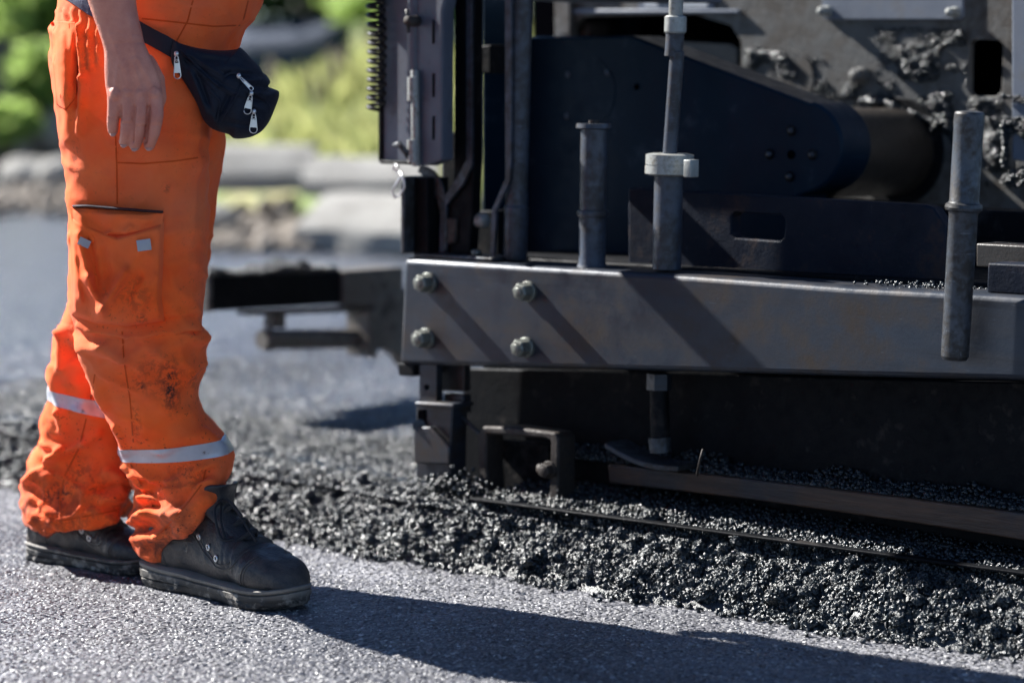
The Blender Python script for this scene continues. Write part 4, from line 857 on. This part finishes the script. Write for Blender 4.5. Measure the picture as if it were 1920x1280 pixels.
# puffed patches (pockets): grid over a photo polygon
def patch(name, poly, mat, parent, off, bulge, folds=(), nx=60, ny=60, tree=None, edge=.25, nz=.001):
    """poly: 4 sides given as TL, TR, BR, BL with optional mid points per side"""
    top, right, bot, left = poly
    def at(side, t):
        s = t * (len(side) - 1); i = min(int(s), len(side) - 2); f = s - i; return np.array(side[i]) * (1 - f) + np.array(side[i + 1]) * f
    g = []
    for j in range(ny + 1):
        row = []
        for i in range(nx + 1):
            u, w = i / nx, j / ny
            p = (1 - w) * at(top, u) + w * at(bot, u) + (1 - u) * at(left, w) + u * at(right, w) - ((1 - u) * (1 - w) * np.array(top[0]) + u * (1 - w) * np.array(top[-1]) + (1 - u) * w * np.array(bot[0]) + u * w * np.array(bot[-1]))
            q = onto(p[0], p[1], 0, tree=tree)
            row.append((q, p, u, w))
        g.append(row)
    # fill gaps off the silhouette and low-pass so that the pocket spans the folds beneath
    Q = np.array([[list(c[0]) if c[0] else [np.nan] * 3 for c in r] for r in g]); PX = np.array([[c[1] for c in r] for r in g])
    Dm = Q[..., 1]; med = np.nanmedian(Dm); Dm = np.where(np.isnan(Dm) | (np.abs(Dm - med) > .13), med + .03, Dm)
    for _ in range(14):
        pd = np.pad(Dm, 1, mode='edge'); Dm = (pd[:-2, 1:-1] + pd[2:, 1:-1] + pd[1:-1, :-2] + pd[1:-1, 2:] + 2 * Dm) / 6
    uu, ww = np.meshgrid(np.linspace(0, 1, nx + 1), np.linspace(0, 1, ny + 1)); e = np.minimum(np.minimum(uu, 1 - uu), np.minimum(ww, 1 - ww)); e = np.clip(e / edge, 0, 1); e = e * e * (3 - 2 * e)
    X, Y = PX[..., 0], PX[..., 1]; h = off + bulge * e
    for x0, y0, x1, y1, w, a in folds:
        L = math.hypot(x1 - x0, y1 - y0); ux, uy = (x1 - x0) / L, (y1 - y0) / L; s = (X - x0) * ux + (Y - y0) * uy; q = (X - x0) * -uy + (Y - y0) * ux
        en = np.where(s < 0, -s, np.where(s > L, s - L, 0)); h = h + a * np.exp(-(q / w) ** 2 - (en / (w * .9)) ** 2) * np.clip(e * 2.5, .15, 1)
    h = h + nz * noise(np.c_[X.ravel(), Y.ravel(), 0 * X.ravel()], .05, 61, 3).reshape(X.shape) * e
    F_, B_ = [], []
    for j in range(ny + 1):
        for i in range(nx + 1):
            p = W(X[j, i], Y[j, i], Dm[j, i]); t = (CAMLOC - p).normalized(); F_.append(p + t * h[j, i]); B_.append(p - t * .008)
    n1 = (nx + 1) * (ny + 1); idx = np.arange(n1).reshape(ny + 1, nx + 1); fa = np.stack([idx[:-1, :-1], idx[1:, :-1], idx[1:, 1:], idx[:-1, 1:]], -1).reshape(-1, 4)
    loop = list(idx[0, :]) + list(idx[1:, -1]) + list(idx[-1, ::-1][1:]) + list(idx[::-1, 0][1:-1]); sd = [(loop[k], loop[(k + 1) % len(loop)], loop[(k + 1) % len(loop)] + n1, loop[k] + n1) for k in range(len(loop))]
    F = np.concatenate([fa, fa[:, ::-1] + n1, np.array(sd)]); me = mesh_np(name, np.array([list(p) for p in F_ + B_]), F); b = bmesh.new(); b.from_mesh(me); bmesh.ops.recalc_face_normals(b, faces=b.faces[:]); b.to_mesh(me); b.free()
    return me
pk = patch('cargo_pocket', ([(131, 402), (220, 440), (308, 412)], [(308, 412), (306, 500), (303, 560), (309, 602)], [(134, 590), (180, 606), (240, 612), (309, 602)], [(131, 402), (133, 500), (134, 590)]), 'orange', trousers, .005, .019,
    [(146, 440, 166, 520, 8, .011), (166, 520, 190, 584, 9, .014), (190, 584, 236, 510, 9, .014), (170, 450, 182, 540, 7, -.007), (196, 470, 205, 540, 8, -.006), (240, 560, 262, 520, 8, -.006), (262, 580, 296, 520, 8, .007), (136, 455, 152, 565, 5, .006), (165, 500, 178, 545, 5, -.004), (215, 545, 250, 575, 12, -.003), (250, 560, 300, 500, 16, .004), (205, 460, 240, 500, 14, -.004), (270, 460, 240, 510, 8, .003)], edge=.055, nz=.0022)
PKT = bvh(pk); link('cargo_pocket', pk, MT['orange'], trousers, world=True)
fl_ = patch('pocket_flap', ([(131, 389), (200, 394), (309, 400)], [(309, 400), (306, 412), (304, 426)], [(140, 428), (155, 452), (172, 462), (190, 452), (203, 441), (245, 440), (304, 426)], [(131, 389), (134, 410), (140, 428)]), 'orange', trousers, .013, .006,
    [(140, 400, 175, 450, 7, .006), (190, 446, 205, 438, 5, .006), (235, 436, 245, 425, 5, .006), (270, 430, 300, 405, 7, -.004), (165, 405, 200, 430, 8, -.005), (205, 405, 290, 415, 7, .003)], edge=.15, ny=30)
FLT = bvh(fl_); link('pocket_flap', fl_, MT['orange'], trousers, world=True)
ribbon('pocket_piping', [(133, 387), (160, 386), (220, 391), (308, 398)], 5, .019, 'navyc', trousers, rnd=True)
ribbon('pocket_tab', [(252, 462), (288, 457)], 21, .0022, 'tab', trousers, off=.0035, tree=PKT, smooth=6)
ribbon('pocket_tab', [(143, 448), (173, 462)], 15, .0022, 'tab', trousers, off=.0035, tree=PKT, smooth=6)
# slanted hip pocket flaring open at the back
hpk = patch('hip_pocket', ([(95, 42), (115, 40), (142, 42)], [(142, 42), (145, 110), (143, 182)], [(106, 196), (122, 206), (143, 182)], [(95, 42), (100, 70), (99, 120), (106, 196)]), 'orange', trousers, .004, .006, [(118, 60, 124, 180, 8, .003), (100, 44, 140, 44, 4, .004)], nx=30, ny=50)
link('hip_pocket', hpk, MT['orange'], trousers, world=True)
wb_ = patch('waistband', ([(118, -30), (150, -28), (215, -20)], [(215, -20), (215, 50)], [(118, -4), (140, 10), (165, 28), (215, 50)], [(118, -30), (118, -4)]), 'shirt', trousers, .006, .003, nx=40, ny=20); link('waistband', wb_, MT['shirt'], trousers, world=True)

# reflective bands: wrapped right round each lower leg
def band(rows, y_l0, y_l1, top, name='reflective_band', th=.0016):
    """top/bottom curves given as photo y at left and right silhouettes"""
    (xl0, yl0, xr0, yr0, xl1, yl1, xr1, yr1, D, hd) = rows; NB = 160; rings = []
    for t in np.linspace(0, 1, 7):
        L = (xl0 * (1 - t) + xl1 * t, yl0 * (1 - t) + yl1 * t); Rr = (xr0 * (1 - t) + xr1 * t, yr0 * (1 - t) + yr1 * t)
        pL = W(*L, D); pR = W(*Rr, D); c = (pL + pR) / 2; a = (pR - pL) / 2; row = []
        for k in range(NB):
            an = 2 * math.pi * k / NB; dr = (a.normalized() * math.cos(an) + Vector((0, 1, 0)) * math.sin(an)); 
            h = BT.ray_cast(c, dr, .16); r = (h[0] - c).length if h[0] is not None else hd
            row.append((c, dr, min(r, a.length * 1.7 + .01)))
        rr = [q[2] for q in row]
        for _ in range(2): rr = [(rr[i - 1] + rr[i] * 2 + rr[(i + 1) % NB]) / 4 for i in range(NB)]
        rings.append([c + q[1] * (r + th) for q, r in zip(row, rr)])
    ins = [[p + ((sum(rg, Vector()) / len(rg)) - p).normalized() * .006 for p in rg] for rg in (rings[-1], rings[0])]
    allr = rings + ins; m = MB(); rs = [[m.b.verts.new(p) for p in r] for r in allr]
    for A_, B_ in zip(rs, rs[1:] + rs[:1]):
        for k in range(NB): m.b.faces.new((A_[k], A_[(k + 1) % NB], B_[(k + 1) % NB], B_[k]))
    return m.obj(name, MT['tape'], trousers, world=True, angle=60)
band((223, 838, 402, 815, 232, 864, 418, 842, 4.055, .083), 0, 0, 0)
band((93, 720, 268, 755, 92, 744, 262, 782, 4.21, .08), 0, 0, 0)

# ---- body: torso, head, legs (coarser) joined with finely remeshed arms and hands
m = MB()
loft(m, [(170, -660, 370, -660, 4.05, .20), (150, -600, 410, -610, 4.05, .215), (140, -500, 440, -510, 4.05, .20), (142, -380, 450, -390, 4.05, .165), (140, -200, 480, -220, 4.05, .15), (130, -60, 490, -60, 4.05, .155), (125, 60, 430, 60, 4.05, .15), (150, 200, 380, 200, 4.05, .12)], 3)
loft(m, [(225, -760, 315, -750, 4.05, .056), (210, -700, 325, -690, 4.05, .06), (190, -640, 340, -630, 4.05, .08)], 3)
HC = W(280, -835, 4.05)
m.ell(HC + Vector((-.01, 0, .012)), (.098, .077, .115)); m.ell(HC + Vector((.028, 0, -.055)), (.062, .055, .065)); m.ell(HC + Vector((.062, 0, -.095)), (.026, .03, .022))
m.caps([HC + Vector((.088, 0, .015)), HC + Vector((.107, 0, -.022)), HC + Vector((.098, 0, -.034))], [.010, .014, .012])
for s in (-1, 1):
    m.ell(HC + Vector((.101, s * .014, -.033)), (.011, .008, .008)); m.ell(HC + Vector((.082, s * .03, .024)), (.016, .024, .008)); m.ell(HC + Vector((.0, s * .078, -.015)), (.02, .010, .033), Matrix.Rotation(R(-12), 3, 'Y'))
m.ell(HC + Vector((.087, 0, -.064)), (.012, .022, .006)); m.ell(HC + Vector((.085, 0, -.075)), (.012, .018, .006))
for rows in ([(150, 220, 350, 220, 3.97, .085), (170, 450, 340, 450, 3.98, .075), (195, 640, 330, 640, 3.99, .06), (265, 780, 350, 780, 4.04, .05), (315, 920, 365, 910, 4.09, .034), (318, 980, 360, 975, 4.10, .030)],
             [(230, 220, 390, 220, 4.14, .08), (220, 420, 360, 420, 4.16, .075), (160, 620, 290, 620, 4.19, .06), (125, 780, 210, 780, 4.22, .05), (105, 900, 165, 900, 4.24, .036), (105, 960, 150, 955, 4.25, .03)]): loft(m, rows, 3)
coarse = remesh(m.mesh(), .006, 3)
def arm(flip):
    global FA; FA = 1.2
    m = MB()
    fy = (lambda p: Vector((p.x, 8.10 - p.y, p.z))) if flip else (lambda p: p)
    n0 = len(m.b.verts)
    rows = [(165, -600, 270, -600, 3.88, .05), (150, -520, 268, -520, 3.85, .052), (148, -420, 262, -420, 3.83, .048), (145, -330, 255, -330, 3.82, .046), (140, -260, 246, -260, 3.81, .046), (136, -180, 248, -190, 3.80, .045), (142, -100, 250, -110, 3.80, .042), (156, -30, 252, -35, 3.80, .036), (171, 20, 256, 15, 3.80, .031), (187, 65, 266, 58, 3.80, .026), (195, 92, 273, 86, 3.80, .0235), (196, 112, 283, 108, 3.80, .0225), (196, 135, 295, 132, 3.80, .0215), (198, 160, 303, 160, 3.80, .0195), (201, 180, 306, 182, 3.80, .017), (204, 200, 304, 205, 3.80, .014), (215, 215, 298, 218, 3.80, .010)]
    loft(m, rows, 4, ex=2.15)
    F = [([(215, 172, 3.797), (214, 206, 3.797), (212, 230, 3.801), (212, 244, 3.808)], [.0125, .0108, .0098, .0088]),
         ([(238, 172, 3.793), (239, 214, 3.790), (237, 246, 3.796), (233, 266, 3.806)], [.0126, .0108, .0099, .0088]),
         ([(264, 174, 3.791), (264, 216, 3.787), (258, 252, 3.794), (253, 273, 3.805)], [.0126, .0111, .0102, .0091]),
         ([(291, 178, 3.794), (294, 216, 3.790), (287, 250, 3.798), (280, 272, 3.809)], [.0126, .0110, .0102, .0091]),
         ([(276, 118, 3.812), (294, 150, 3.826), (298, 184, 3.834), (292, 212, 3.836)], [.0140, .0135, .0118, .0098])]
    for pts, rs in F: m.caps([W(*p) for p in pts], rs)
    for x, y in ((216, 176), (239, 172), (265, 171), (290, 176)): m.ell(W(x, y, 3.7855), (.0095, .006, .0105), seg=16)
    if flip:
        for v_ in m.b.verts: v_.co = fy(v_.co)
    me = remesh(m.mesh(), .0019, 3, .5)
    if not flip:
        v, n, x, y, d = apply_folds(me, [(222, 120, 217, 165, 4, .0012), (234, 115, 240, 162, 4, .0014), (248, 112, 264, 162, 4, .0015), (258, 110, 288, 165, 4.5, .0012), (205, 60, 232, 130, 4, .0012), (240, 30, 255, 110, 5, .0010), (262, 100, 262, 104, 8, -.001),
            (226, 200, 226, 224, 2.2, -.004), (252, 200, 249, 266, 2.2, -.0045), (279, 200, 273, 266, 2.2, -.0045), (206, 222, 220, 222, 2, -.0007), (232, 232, 246, 232, 2, -.0008), (256, 238, 272, 238, 2, -.0008), (284, 236, 300, 236, 2, -.0008), (231, 226, 246, 226, 3, .0011), (256, 231, 272, 231, 3, .0012), (284, 229, 299, 229, 3, .0011), (206, 218, 220, 218, 3, .0008), (216, 178, 216, 179, 6, .0014), (239, 174, 239, 175, 6, .0016), (265, 173, 265, 174, 6, .0018), (290, 178, 290, 179, 6, .0015), (206, 60, 262, 66, 2.5, -.0006), (200, 84, 270, 80, 3, -.0007)], 1.)
        v = v + n * (d + noise(v, 140, 71, 2) * .00025 + noise(v, 40, 72) * .0007)[:, None]; setv(me, v)
    return me
b = bmesh.new(); b.from_mesh(coarse); armm = arm(False); b.from_mesh(armm); b.from_mesh(arm(True)); me = bpy.data.meshes.new('body'); b.to_mesh(me); b.free()
body = link('body', me, MT['skin'], PE, world=True); HT = bvh(armm)
for x, y, q in ((212, 251, 0), (232, 272, 1), (252, 279, 2), (279, 278, 3)):
    p = onto(x, y, 0, tree=HT)
    if p: MB().ell(p + Vector((0, .0004, 0)), (.0052, .0014, .0056), Matrix.Rotation(R(-38), 3, 'X'), seg=16).obj('fingernail', MT['nail'], body, world=True)
m = MB(); m.ell(HC + Vector((-.018, 0, .030)), (.100, .084, .112)); hm = m.mesh(); v = getv(hm); v -= np.array(HC); v[:, 2] = np.where((v[:, 0] > .03), np.maximum(v[:, 2], .045), np.maximum(v[:, 2], -.045)); setv(hm, v + np.array(HC)); link('hair', hm, MT['hair'], PE, world=True)
for s in (-1, 1): MB().ell(HC + Vector((.084, s * .029, .008)), (.010, .012, .010)).obj('eye', MT['eye'], PE, world=True)
m = MB(); loft(m, [(165, -690, 365, -690, 4.05, .12), (135, -610, 425, -615, 4.05, .235), (128, -500, 452, -510, 4.05, .215), (130, -380, 460, -390, 4.05, .178), (128, -200, 478, -220, 4.05, .158), (122, -60, 480, -60, 4.05, .158), (128, 40, 430, 40, 4.05, .15)], 4)
for fl in (1, -1):
    a = W(215, -600, 3.9); c = W(205, -380, 3.83)
    if fl < 0: a.y = 8.1 - a.y; c.y = 8.1 - c.y
    m.cyl(a, c, .075, .072, 40)
sh = remesh(m.mesh(), .006, 5); v = getv(sh); n = getn(sh); setv(sh, v + n * (noise(v, 9, 81, 2) * .004)[:, None]); link('shirt', sh, MT['shirt'], PE, world=True)

# ---- boots (built in their own frame: x heel to toe, y width, z up)
def boot(heel, toe, lift=0., detail=True):
    hx = G(*heel); tx = G(*toe); L = (tx - hx).length; ang = math.atan2(tx.y - hx.y, tx.x - hx.x); Mx = Matrix.Translation(hx) @ Matrix.Rotation(ang, 4, 'Z'); s = L / .33
    half = cr([(0, .0), (.004, .018), (.018, .033), (.06, .040), (.11, .038), (.17, .043), (.22, .050), (.26, .051), (.295, .043), (.318, .026), (.328, .010), (.33, 0)], 4)
    def outline(g, z): 
        up_ = [((q[0] - .165) * (1 + g / .165) + .165, q[1] + (g if q[1] > .001 else 0), z) for q in half]; return up_ + [(a, -b_, c) for a, b_, c in up_[::-1][1:-1]]
    def toeup(p): return Vector((p[0], p[1] + .006 * math.sin(p[0] * 9), p[2] + (.010 * max(0, (p[0] - .25) / .08) ** 2 if p[2] < .03 else 0)))
    m = MB(); prof = [(-.003, .0), (.0, .004), (.001, .012), (-.0015, .0135), (.002, .016), (.0025, .026), (-.0005, .028), (.0025, .031), (.003, .036), (.0, .038), (-.004, .040)]
    rows = []
    for g, z in prof:
        o = outline(g, z)
        rows.append([Mx @ (toeup((x, y, (z * (.78 + .24 * max(0, 1 - x / .14))) if z > .012 else z)) * s) for x, y, z in o])
    m.rings(rows); sm_ = m.mesh(); 
    t = bmesh.new(); t.from_mesh(sm_); bmesh.ops.subdivide_edges(t, edges=[e for e in t.edges if e.calc_length() > .004], cuts=1, use_grid_fill=True); bmesh.ops.triangulate(t, faces=t.faces[:]); t.to_mesh(sm_); t.free(); 
    # upper: sections along x
    m = MB()
    sec = [(.004, .024, .022, .060), (.02, .034, .022, .105), (.05, .038, .022, .128), (.085, .037, .022, .140), (.12, .037, .022, .140), (.15, .039, .022, .132), (.18, .042, .022, .118), (.21, .047, .022, .101), (.235, .0495, .022, .088), (.26, .049, .022, .080), (.285, .044, .022, .072), (.305, .036, .022, .062), (.319, .025, .022, .050), (.327, .013, .022, .038)]
    rr = []
    for x, hw, z0, z1 in cr(sec, 4):
        row = []
        for k in range(40):
            a = 2 * math.pi * k / 40; cy, sz = math.cos(a), math.sin(a); yy = hw * abs(cy) ** .8 * (1 if cy > 0 else -1); zz = (z0 + z1) / 2 + (z1 - z0) / 2 * abs(sz) ** .75 * (1 if sz > 0 else -1)
            row.append(Mx @ (toeup((x, yy * (1 - .18 * max(0, (zz - .06) / .06)), zz)) * s))
        rr.append(row)
    m.rings(rr)
    sh_ = cr([(.070, .060, .033, .09, 0), (.078, .060, .033, .12, 0), (.080, .060, .034, .138, 0), (.080, .060, .035, .146, 0)], 4); rr = []
    for x, a_, b_, z, _ in sh_: rr.append([Mx @ (Vector((x + .012 + a_ * math.cos(2 * math.pi * k / 40) + (z - .09) * .10 * (math.cos(2 * math.pi * k / 40) > 0), b_ * math.sin(2 * math.pi * k / 40), z)) * s) for k in range(40)])
    m.rings(rr)
    um = remesh(m.mesh(), .003, 5); 
    v = getv(um); n = getn(um); loc = (v - np.array(hx)) @ np.array(Matrix.Rotation(ang, 3, 'Z')) / s      # local coords
    X, Y, Z = loc.T; d = noise(v, 22, 91, 2) * .0030 + (ridge(np.c_[X * 30, Y * 14, (Z + .6 * X) * 42], 96) - .4) * .0030 * np.clip((.24 - X) / .04, 0, 1) * np.clip((Z - .04) / .02, 0, 1)
    # toe cap step, heel counter, lace panel seam and vamp creases
    cap = .245 - .35 * np.maximum(0, .075 - Z) ; d += .0016 / (1 + np.exp(-(X - cap) / .0012))
    for cx, w_ in ((.232, .004), (.216, .004), (.203, .0035)): d -= .0028 * np.exp(-((X - cx + .15 * (Z - .08)) / w_) ** 2) * np.clip((Z - .045) / .03, 0, 1)
    d += .0014 / (1 + np.exp((X - .045 - .12 * (Z - .04)) / .001)) * (Z < .1)
    line = .060 + (.225 - X) * .50; d += .0018 / (1 + np.exp(-(Z - line + .012) / .0012)) * (X > .09) * (X < .225) * (np.abs(Y) > .012)
    d += .0015 * (np.abs(np.sin(Z * 220)) < .25) * (Z > .105) * (X > .0) * (X < .05)
    setv(um, v + n * d[:, None])
    bo = link('boot', um, MT['leather'], PE, world=True); 
    v = getv(sm_); n = getn(sm_); lump = np.clip(noise(v, 70, 93, 2) - .1, 0, 1) * .006 * np.clip((.022 - v[:, 2]) / .012, 0, 1) + noise(v, 120, 94) * .0005; out = n.copy(); out[:, 2] *= .2; setv(sm_, v + out * lump[:, None])
    link('sole', sm_, MT['sole'], bo, world=True, angle=35)
    T_ = lambda x, y, z: Mx @ (Vector((x, y, z)) * s)
    # tongue
    m = MB(); rows = []
    for x, z, w_ in cr([(.225, .095, .020), (.198, .116, .024), (.178, .130, .028), (.173, .143, .031), (.174, .158, .035), (.180, .170, .033), (.181, .173, .026)], 5):
        row = []
        for k in range(13): 
            t_ = (k - 6) / 6; row.append(T_(x - .018 * t_ * t_, w_ * t_, z))
        for k in range(13):
            t_ = (6 - k) / 6; row.append(T_(x - .018 * t_ * t_ - .007, w_ * t_, z - .002))
        rows.append(row)
    m.rings(rows).obj('tongue', MT['leather'], bo, world=True, angle=60)
    UT = bvh(um_world(um, PE))
    # eyelets on both sides and laces
    st = [(.118, .104, .160, .140), (.140, .092, .180, .127), (.164, .079, .205, .110), (.188, .066, .228, .096)]
    pts = {}
    for k, (x, z, cx_, cz_) in enumerate(st):
        for sd_ in (-1, 1):
            o_ = T_(x, sd_ * .09, z); dr = (T_(x, 0, z) - o_).normalized(); h = UT.ray_cast(o_, dr)
            if h[0] is None: continue
            c = h[0]; nn = h[1] if h[1].dot(dr) < 0 else -h[1]; pts[(k, sd_)] = c + nn * .002
            if k >= 0:
                m = MB(); a = nn.orthogonal().normalized(); bb = nn.cross(a); m.tube([c + nn * .0012 + (a * math.cos(t_ * .3927) + bb * math.sin(t_ * .3927)) * .0046 for t_ in range(17)], .0018, 8); m.obj('eyelet', MT['zip'], bo, world=True)
    m = MB()
    for k in range(len(st)):
        for k2, off in ((k, 0), (min(k + 1, len(st) - 1), .003)):
            if (k, -1) in pts and (k2, 1) in pts:
                a, c = pts[(k, -1)], pts[(k2, 1)]; top = T_(st[k][2] + .004, 0, st[k][3] + .011 + off); m.tube([Vector(q) for q in cr([tuple(a), tuple(a.lerp(top, .6) + Vector((0, 0, .003))), tuple(top), tuple(c.lerp(top, .6) + Vector((0, 0, .003))), tuple(c)], 5)], .0027, 8)
    kn = T_(.172, -.010, .146)
    for sgn, e in ((1, (.235, -.030, .135)), (-1, (.215, -.045, .100)), (1, (.255, -.02, .098))):
        m.tube([Vector(q) for q in cr([tuple(kn), tuple(T_(.20, -.02 * (1 if sgn > 0 else 2), .150 if sgn > 0 else .128)), tuple(T_(*e))], 6)], .0020, 8)
    lp = [(.172, -.010, .146), (.188, -.040, .142), (.205, -.052, .118), (.215, -.050, .100), (.225, -.036, .100)]
    m.tube([Vector(q) for q in cr([tuple(T_(*p)) for p in lp], 6)], .0021, 8); m.ell(kn, (.007, .007, .006))
    m.obj('laces', MT['lace'], bo, world=True)
    m = MB()
    for line in ([(.098, .150), (.104, .122), (.128, .090), (.165, .064), (.198, .052), (.226, .060), (.238, .084)], [(.103, .150), (.109, .124), (.132, .094), (.168, .069), (.198, .058), (.220, .065)], [(.028, .105), (.050, .082), (.062, .060), (.066, .036)], [(.246, .034), (.252, .058), (.266, .082)], [(.251, .034), (.257, .058), (.271, .080)], [(.055, .084), (.090, .079), (.125, .082)], [(.040, .132), (.075, .139), (.105, .136)]):
        for sd_ in (-1, 1):
            pl_ = []
            for q in cr(line, 8):
                o_ = T_(q[0], sd_ * .09, q[1]); dr = (T_(q[0], 0, q[1]) - o_).normalized(); h = UT.ray_cast(o_, dr)
                if h[0] is not None: pl_.append(h[0] - dr * .0004)
            if len(pl_) > 2: m.tube(pl_, .0011, 6)
    m.obj('stitching', MT['stitch'], bo, world=True); return bo
def um_world(me, par):
    c = me.copy(); c.transform(root_matrix(par)); return c
boot((283, 1088), (566, 1146)); boot((62, 1044), (290, 1078))

# ------------------------------------------------------------------ waist bag
BG = thing('waist_bag', W(400, 170, 3.9), 'dark navy waist bag with four metal zip pullers strapped round the worker\'s belly', 'waist bag')
out = [(326, 76), (345, 84), (380, 92), (415, 95), (442, 93), (452, 90), (470, 108), (483, 120), (490, 130), (494, 137), (500, 142), (507, 154), (503, 162), (510, 166), (523, 172), (522, 186), (515, 205), (505, 228), (492, 245), (478, 254), (462, 259), (440, 260), (428, 252), (408, 246), (393, 238), (380, 222), (370, 196), (358, 174), (344, 152), (331, 134), (323, 120), (320, 100)]
oc = np.array(cr([tuple(p) for p in out] + [out[0]], 5))[:-1]; NB = len(oc)
def bagD(x): return 3.862 + .00028 * (x - 320) + .0000012 * (x - 320) ** 2
def bag_th(x): return np.interp(x, [320, 350, 400, 450, 525], [.006, .016, .036, .052, .05])
med = np.array([[340, 106], [370, 135], [400, 160], [430, 178], [460, 185], [478, 188]])
def near_med(p):
    best = None
    for a, b_ in zip(med, med[1:]):
        t = np.clip(((p - a) @ (b_ - a)) / ((b_ - a) @ (b_ - a)), 0, 1); q = a + (b_ - a) * t; dd = np.hypot(*(p - q))
        if best is None or dd < best[0]: best = (dd, q)
    return best[1]
ctr = np.array([near_med(p) for p in oc])
bfolds = [(345, 100, 400, 165, 4, .0030), (350, 112, 420, 160, 3.5, -.0035), (360, 105, 430, 150, 3.5, .0025), (395, 205, 410, 240, 7, .005), (408, 220, 440, 160, 5, -.005), (425, 215, 445, 175, 5, .004), (450, 130, 490, 128, 4, .005), (452, 140, 500, 142, 4, -.005), (440, 150, 498, 150, 4, .005), (460, 160, 510, 166, 4, -.005),
          (470, 172, 515, 180, 4, .005), (476, 185, 512, 195, 4, -.005), (478, 198, 505, 215, 5, .004), (420, 140, 445, 138, 5, -.006), (418, 148, 430, 138, 5, -.005), (430, 230, 480, 240, 5, -.004), (360, 140, 385, 210, 5, .005), (372, 145, 398, 210, 4, -.005), (380, 110, 430, 118, 8, -.004), (440, 105, 470, 115, 5, .003)]
front, backr = [], []
NR = 46
for side in (1, -1):
    for r in range(NR + 1):
        a = r / NR; f = a ** .8; q = ctr + (oc - ctr) * f; row = []
        th = bag_th(q[:, 0]) * (1 - f ** 3.2) ** .5 if f < 1 else np.zeros(NB)
        if side > 0:
            for x0, y0, x1, y1, w_, am in bfolds:
                L = math.hypot(x1 - x0, y1 - y0); ux, uy = (x1 - x0) / L, (y1 - y0) / L; s = (q[:, 0] - x0) * ux + (q[:, 1] - y0) * uy; qq = (q[:, 0] - x0) * -uy + (q[:, 1] - y0) * ux; en = np.where(s < 0, -s, np.where(s > L, s - L, 0)); th = th + am * np.exp(-(qq / w_) ** 2 - (en / (w_ * 1.5)) ** 2) * (1 - f ** 6)
            th = th + .0018 * noise(np.c_[q, 0 * q[:, 0]], .07, 95, 2) * (1 - f ** 4)
        row = [W(q[k, 0], q[k, 1], bagD(q[k, 0]) + .012 - side * th[k]) for k in range(NB)]
        (front if side > 0 else backr).append(row)
m = MB(); rows = front + backr[::-1][1:]; m.rings(rows); bm_ = m.mesh(); b = bmesh.new(); b.from_mesh(bm_); bmesh.ops.remove_doubles(b, verts=b.verts[:], dist=.00005); b.to_mesh(bm_); b.free()
BGT = bvh(bm_); pouch = link('pouch', bm_, MT['navyc'], BG, world=True)
for pts in ([(336, 92), (360, 115), (400, 152), (415, 166)], [(418, 146), (432, 136), (470, 143)], [(392, 168), (415, 190), (405, 238)], [(408, 236), (432, 205), (450, 165), (462, 150)], [(468, 168), (500, 190), (508, 205)], [(468, 205), (490, 225), (500, 228)]): ribbon('zip_line', pts, 4.5, .0022, 'navyc', pouch, tree=BGT, smooth=2, rnd=True)
# strap round the waist, seen from the arm to the bag and behind the back
m = MB(); rows = []
for x, y0, y1 in ((232, 24, 62), (262, 40, 76), (290, 55, 92), (315, 68, 106), (335, 80, 118)):
    a = onto(x, y0, .003); c = onto(x, y1, .003); a = Vector(a); c = Vector(c); a.y = min(a.y, c.y); c.y = a.y + .001; t = Vector((0, .003, 0)); rows.append([a - t, a + t * .2, c + t * .2, c - t])
m.rings(rows).obj('strap', MT['navyc'], BG, world=True, angle=50)
def puller(x0, y0, x1, y1, w_):
    """slider body and perforated pull tab hanging from (x0,y0) to (x1,y1)"""
    p0 = onto(x0, y0, .003, tree=BGT); 
    if p0 is None: return
    D = p0.y - .006; a = W(x0, y0, D); b_ = W(x1, y1, D); ax = (b_ - a); L = ax.length; ax.normalize(); nrm = Vector((0, -1, 0)); sd_ = ax.cross(nrm).normalized(); nrm = sd_.cross(ax).normalized(); hw = w_ / 2 * D / FPX
    m = MB(); body_ = [a - sd_ * hw * .8, a + sd_ * hw * .8]; m.ell(a - ax * .004, (.004, .0035, .0045), seg=12)
    m.tube([a + sd_ * hw * .5 * math.cos(t * .3927) + ax * (.0035 + .0045 * math.sin(t * .3927)) for t in range(17)], .0008, 6)
    # tab: outline frame, centre plate and round end ring
    fr_ = [a + ax * (L * .14) - sd_ * hw * .55, a + ax * (L * .14) + sd_ * hw * .55, a + ax * (L * .85) + sd_ * hw]
    fr_ += [a + ax * (L * .85 + math.sin(t * .35) * hw) + sd_ * hw * math.cos(t * .35) for t in range(1, 9)] + [a + ax * (L * .85) - sd_ * hw, a + ax * (L * .14) - sd_ * hw * .55]
    m.tube(fr_, .0009, 6)
    q = [a + ax * (L * .30) - sd_ * hw * .62, a + ax * (L * .30) + sd_ * hw * .62, a + ax * (L * .74) + sd_ * hw * .85, a + ax * (L * .74) - sd_ * hw * .85]; m.rings([[p + nrm * .0006 for p in q], [p - nrm * .0006 for p in q]])
    m.obj('zip_puller', MT['zip'], BG, world=True, angle=50)
puller(331, 106, 333, 148, 13); puller(451, 146, 475, 170, 7); puller(470, 180, 463, 212, 14); puller(476, 214, 475, 248, 14)
